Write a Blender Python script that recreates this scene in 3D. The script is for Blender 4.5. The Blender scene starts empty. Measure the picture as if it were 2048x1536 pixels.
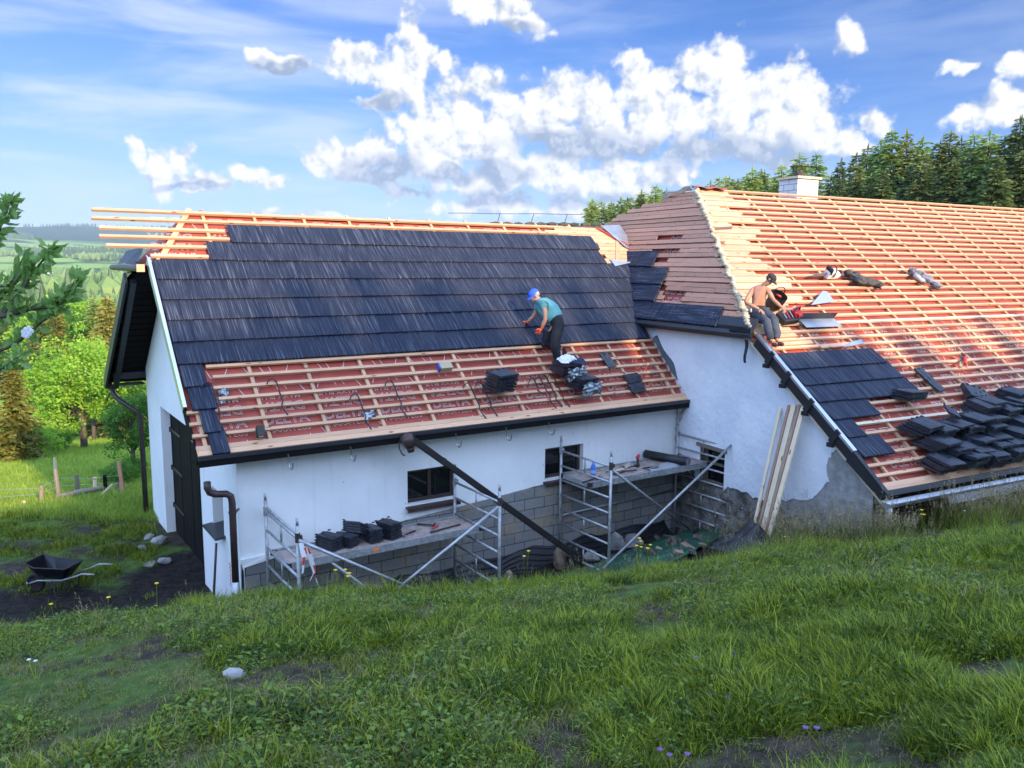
import bpy, bmesh, math, random
import numpy as np
from mathutils import Vector, Matrix
R = math.radians
sin, cos, pi = math.sin, math.cos, math.pi
scene = bpy.context.scene
C = scene.collection
random.seed(7); RG = np.random.default_rng(7)

# ------------------------------------------------------------------ camera, sky, sun, exposure
PITCH, ROLL = R(8.292), R(0.4)
fw = Vector((0, cos(PITCH), -sin(PITCH))); dn = Vector((0, -sin(PITCH), -cos(PITCH))); rt = Vector((1, 0, 0))
r2 = cos(ROLL)*rt - sin(ROLL)*dn; d2 = sin(ROLL)*rt + cos(ROLL)*dn
cam_d = bpy.data.cameras.new('camera'); cam = bpy.data.objects.new('camera', cam_d); C.objects.link(cam)
M3 = Matrix((r2, -d2, -fw)).transposed()
cam.matrix_world = M3.to_4x4()
cam_d.sensor_width = 36; cam_d.lens = 1644/2048*36; cam_d.clip_start = 0.05; cam_d.clip_end = 30000
scene.camera = cam
SUN_AZ, SUN_EL = R(143), R(19)
sun_dir = Vector((sin(SUN_AZ)*cos(SUN_EL), cos(SUN_AZ)*cos(SUN_EL), sin(SUN_EL)))
sd = bpy.data.lights.new('sun', 'SUN'); sd.energy = 5.0; sd.angle = R(0.55); sd.color = (1.0, 0.76, 0.48)
so = bpy.data.objects.new('sun', sd); C.objects.link(so)
so.rotation_euler = sun_dir.to_track_quat('Z', 'Y').to_euler()
vs = scene.view_settings
vs.view_transform = 'Standard'; vs.look = 'None'; vs.exposure = 0.87; vs.gamma = 1.0; vs.use_curve_mapping = False
scene.cycles.use_adaptive_sampling = True
scene.cycles.adaptive_threshold = 0.02
scene.cycles.max_bounces = 6; scene.cycles.diffuse_bounces = 3; scene.cycles.glossy_bounces = 2
scene.cycles.transmission_bounces = 3; scene.cycles.transparent_max_bounces = 4; scene.cycles.volume_bounces = 0
scene.cycles.caustics_reflective = False; scene.cycles.caustics_refractive = False
scene.cycles.use_denoising = True
try: scene.cycles.denoiser = 'OPENIMAGEDENOISE'
except Exception: pass

class NT:
    """short-hand for building node trees"""
    def __init__(s, nt): s.t = nt; s.n = nt.nodes; s.l = nt.links
    def new(s, typ, **kw):
        nd = s.n.new(typ)
        for k, v in kw.items(): setattr(nd, k, v)
        return nd
    def put(s, sock, v):
        if v is None: return
        if isinstance(v, bpy.types.NodeSocket): s.l.new(v, sock)
        else:
            try: sock.default_value = v
            except Exception: sock.default_value = (v, v, v)
    def math(s, op, a, b=None, c=None, clamp=False):
        nd = s.new('ShaderNodeMath', operation=op, use_clamp=clamp)
        for i, v in enumerate((a, b, c)):
            if v is not None: s.put(nd.inputs[i], v)
        return nd.outputs[0]
    def vmath(s, op, a, b=None):
        nd = s.new('ShaderNodeVectorMath', operation=op)
        s.put(nd.inputs[0], a); s.put(nd.inputs[1], b)
        return nd.outputs['Value'] if op in ('LENGTH', 'DOT_PRODUCT') else nd.outputs['Vector']
    def noise(s, vec, scale, detail=4, rough=.55, dist=0, dims='3D'):
        nd = s.new('ShaderNodeTexNoise', noise_dimensions=dims)
        s.put(nd.inputs['Vector'], vec); nd.inputs['Scale'].default_value = scale
        nd.inputs['Detail'].default_value = detail; nd.inputs['Roughness'].default_value = rough
        nd.inputs['Distortion'].default_value = dist
        return nd.outputs['Fac']
    def ramp(s, fac, stops, interp='LINEAR'):
        nd = s.new('ShaderNodeValToRGB'); cr = nd.color_ramp; cr.interpolation = interp
        while len(cr.elements) < len(stops): cr.elements.new(.5)
        for e, (p, c) in zip(cr.elements, stops):
            e.position = p; e.color = (*c, 1) if len(c) == 3 else c
        s.put(nd.inputs[0], fac); return nd.outputs[0]
    def smooth(s, v, a, b):
        nd = s.new('ShaderNodeMapRange', interpolation_type='SMOOTHSTEP', clamp=True)
        s.put(nd.inputs[0], v); nd.inputs[1].default_value = a; nd.inputs[2].default_value = b
        return nd.outputs[0]
    def mix(s, fac, a, b, blend='MIX'):
        nd = s.new('ShaderNodeMix', data_type='RGBA', blend_type=blend, clamp_factor=True)
        s.put(nd.inputs[0], fac)
        for i, v in ((6, a), (7, b)):
            if isinstance(v, (tuple, list)): v = (*v, 1) if len(v) == 3 else v
            s.put(nd.inputs[i], v)
        return nd.outputs[2]
    def mapping(s, vec, scale=(1, 1, 1), rot=(0, 0, 0), loc=(0, 0, 0)):
        nd = s.new('ShaderNodeMapping'); s.put(nd.inputs[0], vec)
        nd.inputs['Location'].default_value = loc; nd.inputs['Rotation'].default_value = rot; nd.inputs['Scale'].default_value = scale
        return nd.outputs[0]

WB = [(-0.123,0.259,0.02,0.028),(-0.132,0.228,0.023,0.026),(-0.112,0.234,0.026,0.026),(-0.178,0.221,0.031,0.02),(-0.194,0.223,0.014,0.013),(-0.132,0.202,0.026,0.027),(-0.086,0.229,0.017,0.013),(-0.107,0.164,0.029,0.03),(-0.057,0.176,0.044,0.038),(-0.075,0.137,0.053,0.034),(-0.025,0.144,0.041,0.034),(-0.04,0.198,0.029,0.022),(-0.01,0.177,0.023,0.027),(0.027,0.193,0.026,0.024),(0.065,0.193,0.023,0.027),(0.097,0.196,0.02,0.022),(0.043,0.155,0.047,0.039),(0.101,0.16,0.046,0.039),(0.14,0.198,0.026,0.032),(0.169,0.208,0.023,0.026),(0.137,0.23,0.014,0.016),(0.175,0.17,0.051,0.043),(0.23,0.211,0.044,0.031),(0.251,0.238,0.03,0.023),(0.243,0.168,0.055,0.048),(0.307,0.192,0.042,0.031),(0.323,0.181,0.037,0.031),(0.303,0.15,0.053,0.037),(0.346,0.143,0.031,0.026),(0.372,0.131,0.026,0.016),(-0.217,0.12,0.025,0.023),(-0.233,0.117,0.011,0.014),(-0.162,0.13,0.023,0.019),(-0.191,0.104,0.029,0.017),(-0.139,0.147,0.017,0.014),(-0.392,0.096,0.023,0.021),(-0.378,0.108,0.018,0.019),(-0.416,0.119,0.009,0.016),(-0.356,0.087,0.031,0.011),(-0.303,0.098,0.027,0.01),(-0.278,0.094,0.016,0.009),(-0.017,0.282,0.046,0.02),(-0.057,0.292,0.023,0.015),(0.018,0.272,0.023,0.014),(0.404,0.15,0.02,0.015),(0.491,0.157,0.027,0.017),(0.522,0.162,0.02,0.019),(0.527,0.199,0.02,0.01),(0.474,0.2,0.018,0.008),(0.371,0.233,0.018,0.02),(-0.261,0.217,0.043,0.011),(-0.287,0.222,0.019,0.009),(-0.04,0.098,0.071,0.023),(0.031,0.107,0.071,0.023),(0.102,0.093,0.088,0.02),(-0.016,0.07,0.095,0.016),(0.125,0.11,0.041,0.014),(-0.075,0.115,0.035,0.023),(-0.304,0.054,0.049,0.005),(-0.227,0.054,0.034,0.006),(0.091,0.064,0.118,0.014),(0.178,0.104,0.034,0.014),(-0.156,0.182,0.034,0.011)]
WB += [(-0.01, 0.166, 0.07, 0.025), (0.072, 0.174, 0.064, 0.027), (0.209, 0.169, 0.073, 0.038), (0.159, 0.149, 0.069, 0.025), (0.28, 0.183, 0.065, 0.039), (0.339, 0.174, 0.031, 0.031), (-0.057, 0.126, 0.065, 0.025), (0.037, 0.121, 0.065, 0.02), (-0.099, 0.114, 0.035, 0.023), (0.244, 0.13, 0.083, 0.019), (0.326, 0.133, 0.053, 0.019), (0.12, 0.104, 0.07, 0.017), (-0.191, 0.118, 0.04, 0.019)]
GB = [(-0.151,0.105,0.052,0.024),(-0.122,0.083,0.035,0.013),(0.06,0.141,0.076,0.022),(0.131,0.132,0.069,0.02),(0.216,0.131,0.084,0.022),(0.272,0.124,0.071,0.019),(-0.022,0.107,0.053,0.017),(-0.016,0.078,0.071,0.013),(0.103,0.076,0.106,0.013),(0.305,0.118,0.054,0.014),(-0.258,0.214,0.046,0.009),(0.001,0.267,0.035,0.01),(-0.367,0.084,0.047,0.006),(-0.156,0.18,0.037,0.01),(0.348,0.116,0.031,0.011),(-0.072,0.101,0.029,0.014)]

def build_world():
    w = bpy.data.worlds.new('World'); scene.world = w; w.use_nodes = True
    g = NT(w.node_tree); g.n.clear()
    out = g.new('ShaderNodeOutputWorld'); bg = g.new('ShaderNodeBackground')
    g.l.new(bg.outputs[0], out.inputs[0])
    sky = g.new('ShaderNodeTexSky', sky_type='NISHITA'); sky.sun_disc = False
    sky.sun_elevation = SUN_EL; sky.sun_rotation = SUN_AZ; sky.altitude = 500
    sky.air_density = 1.0; sky.dust_density = 0.6; sky.ozone_density = 2.5
    tc = g.new('ShaderNodeTexCoord'); d = g.vmath('NORMALIZE', tc.outputs['Generated'])
    sep = g.new('ShaderNodeSeparateXYZ'); g.l.new(d, sep.inputs[0])
    az = g.math('ARCTAN2', sep.outputs[0], sep.outputs[1]); el = g.math('ARCSINE', sep.outputs[2])
    cb = g.new('ShaderNodeCombineXYZ'); g.l.new(az, cb.inputs[0]); g.l.new(el, cb.inputs[1]); p0 = cb.outputs[0]
    # domain warp
    def field_group(name, blobs):
        ng = bpy.data.node_groups.new(name, 'ShaderNodeTree')
        ng.interface.new_socket('P', in_out='INPUT', socket_type='NodeSocketVector')
        ng.interface.new_socket('F', in_out='OUTPUT', socket_type='NodeSocketFloat')
        q = NT(ng); gi = q.new('NodeGroupInput'); go = q.new('NodeGroupOutput'); P = gi.outputs[0]; acc = None
        for (a, e, rx, ry) in blobs:
            Pi = P
            if acc is not None:      # a link through the running value keeps the evaluation sequential
                nd = q.new('ShaderNodeVectorMath', operation='MULTIPLY_ADD'); q.l.new(acc, nd.inputs[0]); nd.inputs[1].default_value = (1e-12,)*3; q.l.new(P, nd.inputs[2]); Pi = nd.outputs[0]
            nd = q.new('ShaderNodeVectorMath', operation='MULTIPLY_ADD'); q.l.new(Pi, nd.inputs[0]); nd.inputs[1].default_value = (1/rx, 1/ry, 0); nd.inputs[2].default_value = (-a/rx, -e/ry, 0)
            v = nd.outputs[0]
            f = q.math('SUBTRACT', 1.0, q.vmath('LENGTH', v))
            acc = f if acc is None else q.math('SMOOTH_MAX', acc, f, 0.25)
        q.l.new(acc, go.inputs[0]); return ng
    ngW, ngG = field_group('cloud_white', WB), field_group('cloud_grey', GB)
    def grp(ng, P):
        nd = g.new('ShaderNodeGroup'); nd.node_tree = ng; g.l.new(P, nd.inputs[0]); return nd.outputs[0]
    def warp(P, sc, amp):
        nz = g.new('ShaderNodeTexNoise', noise_dimensions='2D'); g.l.new(P, nz.inputs['Vector']); nz.inputs['Scale'].default_value = sc; nz.inputs['Detail'].default_value = 2
        v = g.vmath('SUBTRACT', nz.outputs['Color'], (.5, .5, .5)); v = g.vmath('MULTIPLY', v, (amp, amp, 0))
        return g.vmath('ADD', P, v)
    def billow(P):
        vo = g.new('ShaderNodeTexVoronoi', feature='F1', voronoi_dimensions='2D'); g.l.new(P, vo.inputs['Vector']); vo.inputs['Scale'].default_value = 23
        vo.inputs['Detail'].default_value = 2.5; vo.inputs['Roughness'].default_value = .55; vo.inputs['Lacunarity'].default_value = 2.3
        return g.math('SUBTRACT', .45, vo.outputs['Distance'])
    def fbm(P): return g.noise(P, 24, 6, .6, dims='2D')
    PW = warp(p0, 26, .03)
    FW = grp(ngW, PW); FG = grp(ngG, PW)
    PV = warp(p0, 45, .012)
    LO = (0.007, 0.009, 0)
    n0 = g.math('ADD', g.math('MULTIPLY', g.math('SUBTRACT', fbm(p0), .5), 1.55), g.math('MULTIPLY', billow(PV), .75))
    P1 = g.vmath('ADD', PV, LO)
    n1 = g.math('ADD', g.math('MULTIPLY', g.math('SUBTRACT', fbm(g.vmath('ADD', p0, LO)), .5), 1.55), g.math('MULTIPLY', billow(P1), .75))
    D = g.math('ADD', FW, g.math('ADD', n0, .46))
    mask = g.smooth(D, -0.02, 0.60)
    # lit from the upper right behind the viewer: relief between two samples, and grey undersides
    rel = g.math('SUBTRACT', n0, n1)
    lit = g.smooth(g.math('ADD', rel, g.math('MULTIPLY', FW, .25)), -.62, .42)
    grey = g.smooth(g.math('ADD', FG, g.math('MULTIPLY', n0, .55)), -0.30, .38)
    col_c = g.ramp(lit, [(0, (3.9, 4.7, 6.2)), (.4, (5.6, 6.1, 7.1)), (.75, (7.9, 8.1, 8.4)), (1, (9.3, 9.2, 9.0))])
    greyc = g.mix(g.smooth(g.math('ADD', n0, rel), -.5, .5), (2.7, 3.6, 5.2), (5.4, 6.0, 7.1))
    col_c = g.mix(g.math('MULTIPLY', grey, .92), col_c, greyc)
    mask = g.math('MAXIMUM', mask, g.math('MULTIPLY', g.smooth(g.math('ADD', FG, g.math('ADD', n0, .22)), .06, .5), .95))
    # high thin streaks
    st = g.noise(g.mapping(p0, scale=(1.6, 9, 1), rot=(0, 0, R(-9))), 2.2, 5, .55, .4, '2D')
    st2 = g.noise(g.mapping(p0, scale=(4, 30, 1), rot=(0, 0, R(-7))), 1.8, 3, .5, 0, '2D')
    lf = g.smooth(az, 0.35, -0.55)
    cir = g.math('MULTIPLY', g.smooth(g.math('ADD', g.math('MULTIPLY', st, .8), g.math('MULTIPLY', st2, .2)), .38, .75), g.math('ADD', .2, g.math('MULTIPLY', lf, .5)))
    hor = g.smooth(el, 0.17, -0.02)
    base = g.mix(1.0, sky.outputs[0], (0.42, 0.76, 1.38), 'MULTIPLY')
    base = g.mix(g.math('MULTIPLY', lf, g.math('MULTIPLY', .45, g.smooth(el, .34, .05))), base, (5.2, 6.9, 9.0))
    base = g.mix(g.math('MULTIPLY', hor, .72), base, (6.2, 7.9, 9.6))
    base = g.mix(g.math('MULTIPLY', cir, g.smooth(el, 0.0, .12)), base, (7.2, 7.9, 9.2))
    # outside the picture shade fill is added to the sky: a bright broken veil, strongest overhead and round the sun
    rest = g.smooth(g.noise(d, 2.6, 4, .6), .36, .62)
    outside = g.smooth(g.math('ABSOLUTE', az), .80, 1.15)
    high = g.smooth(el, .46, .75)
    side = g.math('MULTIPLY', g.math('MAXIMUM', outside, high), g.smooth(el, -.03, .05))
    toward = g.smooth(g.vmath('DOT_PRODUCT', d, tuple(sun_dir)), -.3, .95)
    fill_veil = g.mix(toward, (8.6, 13.6, 24.0), (18.5, 25.0, 39.0))
    base = g.mix(g.math('MULTIPLY', side, g.math('ADD', .35, g.math('MULTIPLY', rest, .6))), base, fill_veil)
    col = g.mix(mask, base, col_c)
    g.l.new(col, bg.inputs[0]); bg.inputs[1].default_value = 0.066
    w.cycles.sampling_method = 'MANUAL'; w.cycles.sample_map_resolution = 512
build_world()

# ------------------------------------------------------------------ mesh and object helpers
class MB:
    def __init__(s): s.v = []; s.f = []; s.m = []; s.mi = 0
    def add(s, vs_, fs):
        o = len(s.v); s.v += [tuple(p) for p in vs_]; s.f += [tuple(i+o for i in f) for f in fs]; s.m += [s.mi]*len(fs); return s
    def mat(s, i): s.mi = i; return s
    def box(s, c, d, X=None):
        """box centre c, full sizes d, optional 3x3 axes"""
        X = X or Matrix.Identity(3); c = Vector(c)
        P = [c + X @ Vector((a*d[0]/2, b*d[1]/2, e*d[2]/2)) for e in (-1, 1) for b in (-1, 1) for a in (-1, 1)]
        return s.add(P, [(0, 2, 3, 1), (4, 5, 7, 6), (0, 1, 5, 4), (2, 6, 7, 3), (1, 3, 7, 5), (0, 4, 6, 2)])
    def hexa(s, P):
        return s.add(P, [(0, 2, 3, 1), (4, 5, 7, 6), (0, 1, 5, 4), (2, 6, 7, 3), (1, 3, 7, 5), (0, 4, 6, 2)])
    def bar(s, p, q, w, h, up=(0, 0, 1)):
        p, q = Vector(p), Vector(q); x = (q-p); L = x.length; x /= L; u = Vector(up); y = u.cross(x).normalized(); z = x.cross(y)
        return s.box((p+q)/2, (L, w, h), Matrix((x, y, z)).transposed())
    def tube(s, pts, r, n=8, cap=True, up=(0, 0, 1)):
        pts = [Vector(p) for p in pts]; k = len(pts); rs = r if isinstance(r, (list, tuple)) else [r]*k; V = []
        ref = None
        for i, p in enumerate(pts):
            t = (pts[min(i+1, k-1)] - pts[max(i-1, 0)]).normalized()
            if ref is None:
                ref = Vector(up) if abs(t.dot(Vector(up))) < .95 else Vector((1, 0, 0))
            a = ref - t*ref.dot(t)
            a = a.normalized() if a.length > 1e-5 else t.orthogonal().normalized(); ref = a; b = t.cross(a)
            V += [p + (a*cos(2*pi*j/n) + b*sin(2*pi*j/n))*rs[i] for j in range(n)]
        F = [(i*n+j, i*n+(j+1) % n, (i+1)*n+(j+1) % n, (i+1)*n+j) for i in range(k-1) for j in range(n)]
        if cap: F += [tuple(range(n-1, -1, -1)), tuple(range((k-1)*n, k*n))]
        return s.add(V, F)
    def prism(s, poly, ext):
        """planar polygon (3-D points) extruded by vector ext"""
        P = [Vector(p) for p in poly]; e = Vector(ext); n = len(P)
        return s.add(P + [p+e for p in P], [tuple(range(n-1, -1, -1)), tuple(range(n, 2*n))] + [(i, (i+1) % n, n+(i+1) % n, n+i) for i in range(n)])
    def grid(s, fn, nu, nv):
        V = [fn(i/nu, j/nv) for j in range(nv+1) for i in range(nu+1)]
        return s.add(V, [(j*(nu+1)+i, j*(nu+1)+i+1, (j+1)*(nu+1)+i+1, (j+1)*(nu+1)+i) for j in range(nv) for i in range(nu)])
    def blob(s, c, r, seed=0, n=7, rough=.25, X=None):
        rr = random.Random(seed); X = X or Matrix.Identity(3); r = Vector(r) if not isinstance(r, (int, float)) else Vector((r, r, r))
        bm = bmesh.new(); bmesh.ops.create_icosphere(bm, subdivisions=2 if n > 6 else 1, radius=1)
        ph = [Vector((rr.uniform(-1, 1), rr.uniform(-1, 1), rr.uniform(-1, 1))).normalized() for _ in range(n)]
        am = [rr.uniform(-rough, rough) for _ in range(n)]
        V = []
        for v in bm.verts:
            k = 1 + sum(a*max(0, v.co.dot(q))**2 for a, q in zip(am, ph))
            V.append(Vector(c) + X @ Vector((v.co.x*r.x*k, v.co.y*r.y*k, v.co.z*r.z*k)))
        F = [tuple(v.index for v in f.verts) for f in bm.faces]; bm.free(); return s.add(V, F)
    def mesh(s, name, mats, smooth=False):
        me = bpy.data.meshes.new(name); me.from_pydata(s.v, [], s.f); me.update()
        for m in (mats if isinstance(mats, (list, tuple)) else [mats]): me.materials.append(m)
        if max(s.m, default=0): me.polygons.foreach_set('material_index', s.m)
        if smooth: me.polygons.foreach_set('use_smooth', [True]*len(me.polygons))
        return me
    def build(s, name, mats, parent=None, smooth=False, bevel=0):
        me = s.mesh(name, mats, smooth); o = bpy.data.objects.new(name, me); C.objects.link(o)
        if parent: o.parent = parent
        if bevel:
            b = o.modifiers.new('bevel', 'BEVEL'); b.width = bevel; b.segments = 2; b.limit_method = 'ANGLE'
        return o
def tag(o, label=None, cat=None, group=None, kind=None):
    if label: o['label'] = label
    if cat: o['category'] = cat
    if group: o['group'] = group
    if kind: o['kind'] = kind
    return o
def thing(name, label, cat, M=None, group=None):
    o = bpy.data.objects.new(name, None); C.objects.link(o); o.empty_display_size = .2
    if M is not None: o.matrix_world = M if isinstance(M, Matrix) else Matrix.Translation(M)
    return tag(o, label, cat, group)
def copy_tree(o, M=None, label=None, parent=None):
    c = o.copy(); C.objects.link(c)
    if parent: c.parent = parent
    if M is not None: c.matrix_world = M
    if label: c['label'] = label
    for ch in o.children: copy_tree(ch, None, None, c)
    return c
def frame(o, x, y, z):
    m = Matrix((x, y, z)).transposed().to_4x4(); m.translation = o; return m

# ------------------------------------------------------------------ materials
def pmat(name, col, rough=.7, metal=0, var=None, vscale=8, bump=0, bscale=60, stretch=None, spec=.5, coord='Object', rand=0, detail=4, trans=0):
    """Principled with an optional two-colour noise, bump and per-object value shift"""
    m = bpy.data.materials.new(name); m.use_nodes = True; g = NT(m.node_tree); b = g.n['Principled BSDF']
    b.inputs['Roughness'].default_value = rough; b.inputs['Metallic'].default_value = metal; b.inputs['Specular IOR Level'].default_value = spec
    tc = g.new('ShaderNodeTexCoord'); v = tc.outputs[coord]
    if stretch: v = g.mapping(v, scale=stretch)
    c = (*col, 1)
    if var is not None: c = g.mix(g.smooth(g.noise(v, vscale, detail, .6), .35, .65), col, var)
    if rand:
        oi = g.new('ShaderNodeObjectInfo'); k = g.math('ADD', 1-rand, g.math('MULTIPLY', oi.outputs['Random'], 2*rand))
        cc = g.new('ShaderNodeCombineColor')
        for i in range(3): g.l.new(k, cc.inputs[i])
        c = g.mix(1.0, c if isinstance(c, bpy.types.NodeSocket) else col, cc.outputs[0], 'MULTIPLY')
    g.put(b.inputs['Base Color'], c)
    if bump:
        bn = g.new('ShaderNodeBump'); bn.inputs['Strength'].default_value = 1; bn.inputs['Distance'].default_value = bump
        g.l.new(g.noise(v, bscale, 5, .6), bn.inputs['Height']); g.l.new(bn.outputs[0], b.inputs['Normal'])
    if trans:
        tr = g.new('ShaderNodeBsdfTranslucent'); g.put(tr.inputs[0], c); mx = g.new('ShaderNodeMixShader'); mx.inputs[0].default_value = trans
        g.l.new(b.outputs[0], mx.inputs[1]); g.l.new(tr.outputs[0], mx.inputs[2]); g.l.new(mx.outputs[0], g.n['Material Output'].inputs[0])
    return m
MT = {}
def wood(name, a, b, knots=True, sx=1.5):
    m = bpy.data.materials.new(name); m.use_nodes = True; g = NT(m.node_tree); p = g.n['Principled BSDF']
    tc = g.new('ShaderNodeTexCoord'); oi = g.new('ShaderNodeObjectInfo')
    off = g.new('ShaderNodeCombineXYZ')
    for i, k in enumerate((37., 11., 53.)): g.l.new(g.math('MULTIPLY', oi.outputs['Random'], k), off.inputs[i])
    v = g.vmath('ADD', tc.outputs['Object'], off.outputs[0])
    gr = g.noise(g.mapping(v, scale=(sx, 30, 30)), 3, 4, .6)
    lo = g.noise(g.mapping(v, scale=(.7, 2, 2)), 1.1, 2)
    c = g.mix(g.smooth(gr, .3, .7), a, b)
    c = g.mix(g.math('MULTIPLY', g.smooth(lo, .4, .7), .45), c, tuple(x*.8 for x in a))
    if knots:
        vo = g.new('ShaderNodeTexVoronoi'); g.l.new(g.mapping(v, scale=(3.2, 9, 9)), vo.inputs['Vector']); vo.inputs['Scale'].default_value = 1.0
        c = g.mix(g.smooth(vo.outputs['Distance'], .2, .08), c, (.22, .09, .035))
    k = g.math('ADD', .82, g.math('MULTIPLY', oi.outputs['Random'], .34)); cc = g.new('ShaderNodeCombineColor')
    for i in range(3): g.l.new(k, cc.inputs[i])
    c = g.mix(1.0, c, cc.outputs[0], 'MULTIPLY')
    g.l.new(c, p.inputs['Base Color']); p.inputs['Roughness'].default_value = .72
    bn = g.new('ShaderNodeBump'); bn.inputs['Distance'].default_value = .002; g.l.new(gr, bn.inputs['Height']); g.l.new(bn.outputs[0], p.inputs['Normal'])
    return m
MT['batten'] = wood('larch_batten', (.62, .375, .225), (.50, .275, .15))
MT['pale_board'] = wood('pale_spruce', (.72, .60, .42), (.66, .50, .33))
MT['dull_red_board'] = wood('dull_red_board', (.42, .25, .17), (.33, .18, .12))
MT['old_wood'] = wood('weathered_wood', (.24, .20, .16), (.16, .13, .10))
MT['dark_wood'] = wood('stained_dark_wood', (.010, .007, .007), (.006, .005, .005), False); MT['dark_wood'].node_tree.nodes['Principled BSDF'].inputs['Specular IOR Level'].default_value = .12
MT['membrane'] = pmat('red_membrane', (.37, .072, .046), .6, var=(.30, .056, .038), vscale=3, bump=.006, bscale=7, spec=.35)
MT['print'] = pmat('white_print', (.72, .52, .48), .6)
def plaster_mat():
    m = bpy.data.materials.new('white_plaster'); m.use_nodes = True; g = NT(m.node_tree); p = g.n['Principled BSDF']; o = g.new('ShaderNodeTexCoord').outputs['Object']
    big = g.noise(o, .9, 6, .6); run = g.noise(g.mapping(o, scale=(7, 7, .45)), 1.6, 4, .6); fine = g.noise(o, 70, 4, .6)
    vo = g.new('ShaderNodeTexVoronoi'); g.l.new(g.mapping(o, scale=(5, 5, 5)), vo.inputs['Vector']); vo.inputs['Scale'].default_value = 1
    c = g.mix(g.smooth(big, .38, .72), (.83, .83, .81), (.74, .745, .735))
    c = g.mix(g.math('MULTIPLY', g.smooth(run, .56, .74), .28), c, (.56, .54, .49))
    c = g.mix(g.math('MULTIPLY', g.smooth(vo.outputs['Distance'], .075, .04), g.math('MULTIPLY', g.smooth(big, .5, .56), .7)), c, (.22, .20, .18))
    g.l.new(c, p.inputs['Base Color']); p.inputs['Roughness'].default_value = .92; p.inputs['Specular IOR Level'].default_value = .2
    bn = g.new('ShaderNodeBump'); bn.inputs['Distance'].default_value = .0022; g.l.new(g.math('ADD', fine, g.math('MULTIPLY', big, 3)), bn.inputs['Height']); g.l.new(bn.outputs[0], p.inputs['Normal'])
    return m
MT['plaster'] = plaster_mat()
MT['rough_plaster'] = pmat('rough_limewash', (.76, .77, .79), .95, var=(.66, .68, .72), vscale=1.3, bump=.02, bscale=6.5, spec=.15, detail=8)
MT['cement'] = pmat('bare_cement_render', (.36, .35, .34), .95, var=(.24, .23, .215), vscale=5, bump=.025, bscale=12, spec=.15, detail=8)
MT['rubble'] = pmat('rubble_stone', (.22, .20, .18), .95, var=(.09, .075, .065), vscale=4, bump=.06, bscale=6, spec=.15, detail=8)
MT['dark_metal'] = pmat('dark_brown_metal', (.035, .024, .022), .45, 0, var=(.05, .033, .03), vscale=6, spec=.5)
MT['gutter_brown'] = pmat('brown_gutter_metal', (.045, .024, .022), .45, 0, var=(.065, .04, .036), vscale=5, spec=.4)
MT['black_plastic'] = pmat('black_rubber', (.012, .012, .014), .55)
MT['anthracite'] = pmat('anthracite_sheet', (.03, .033, .04), .4, .2)
MT['grey_sheet'] = pmat('grey_sheet_metal', (.42, .44, .47), .38, .75, var=(.36, .38, .41), vscale=5)
MT['zinc'] = pmat('zinc_trim', (.55, .57, .6), .3, .85)
MT['alu'] = pmat('scaffold_aluminium', (.42, .43, .44), .5, .55, var=(.30, .30, .30), vscale=14, bump=.0008, bscale=60)
MT['ply'] = pmat('scaffold_plywood', (.24, .17, .145), .85, var=(.36, .30, .27), vscale=9, bump=.002, bscale=50, detail=8)
MT['foam'] = pmat('sealing_foam', (.58, .49, .33), .85, var=(.46, .38, .25), vscale=14, bump=.02, bscale=22)
MT['glass'] = pmat('dark_window_glass', (.006, .007, .008), .06, spec=.6)
MT['rust_red'] = pmat('red_paint', (.5, .02, .02), .45)
MT['orange_glove'] = pmat('orange_rubber', (.85, .12, .02), .6, bump=.002, bscale=90)
def tile_mat():
    m = bpy.data.materials.new('ribbed_roof_tile'); m.use_nodes = True; g = NT(m.node_tree); p = g.n['Principled BSDF']
    tc = g.new('ShaderNodeTexCoord'); oi = g.new('ShaderNodeObjectInfo'); of = g.new('ShaderNodeCombineXYZ'); g.l.new(g.math('MULTIPLY', oi.outputs['Random'], 37.0), of.inputs[0]); o = g.vmath('ADD', tc.outputs['Object'], of.outputs[0])
    st = g.noise(g.mapping(o, scale=(46, 1.0, 1.0)), 1.4, 3, .6); st2 = g.noise(g.mapping(o, scale=(12, .5, .5)), 1.5, 2)
    sp = g.noise(o, 90, 2, .7)
    c = g.mix(g.smooth(st, .5, .72), (.010, .0145, .031), (.088, .098, .128))
    c = g.mix(g.math('MULTIPLY', g.smooth(st2, .5, .75), .5), c, (.034, .042, .064))
    c = g.mix(g.math('MULTIPLY', g.smooth(sp, .62, .75), .3), c, (.17, .17, .17))
    g.l.new(c, p.inputs['Base Color']); p.inputs['Roughness'].default_value = .6; p.inputs['Specular IOR Level'].default_value = .22
    bn = g.new('ShaderNodeBump'); bn.inputs['Distance'].default_value = .004; g.l.new(st, bn.inputs['Height']); g.l.new(bn.outputs[0], p.inputs['Normal'])
    return m
MT['tile'] = tile_mat()
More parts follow.
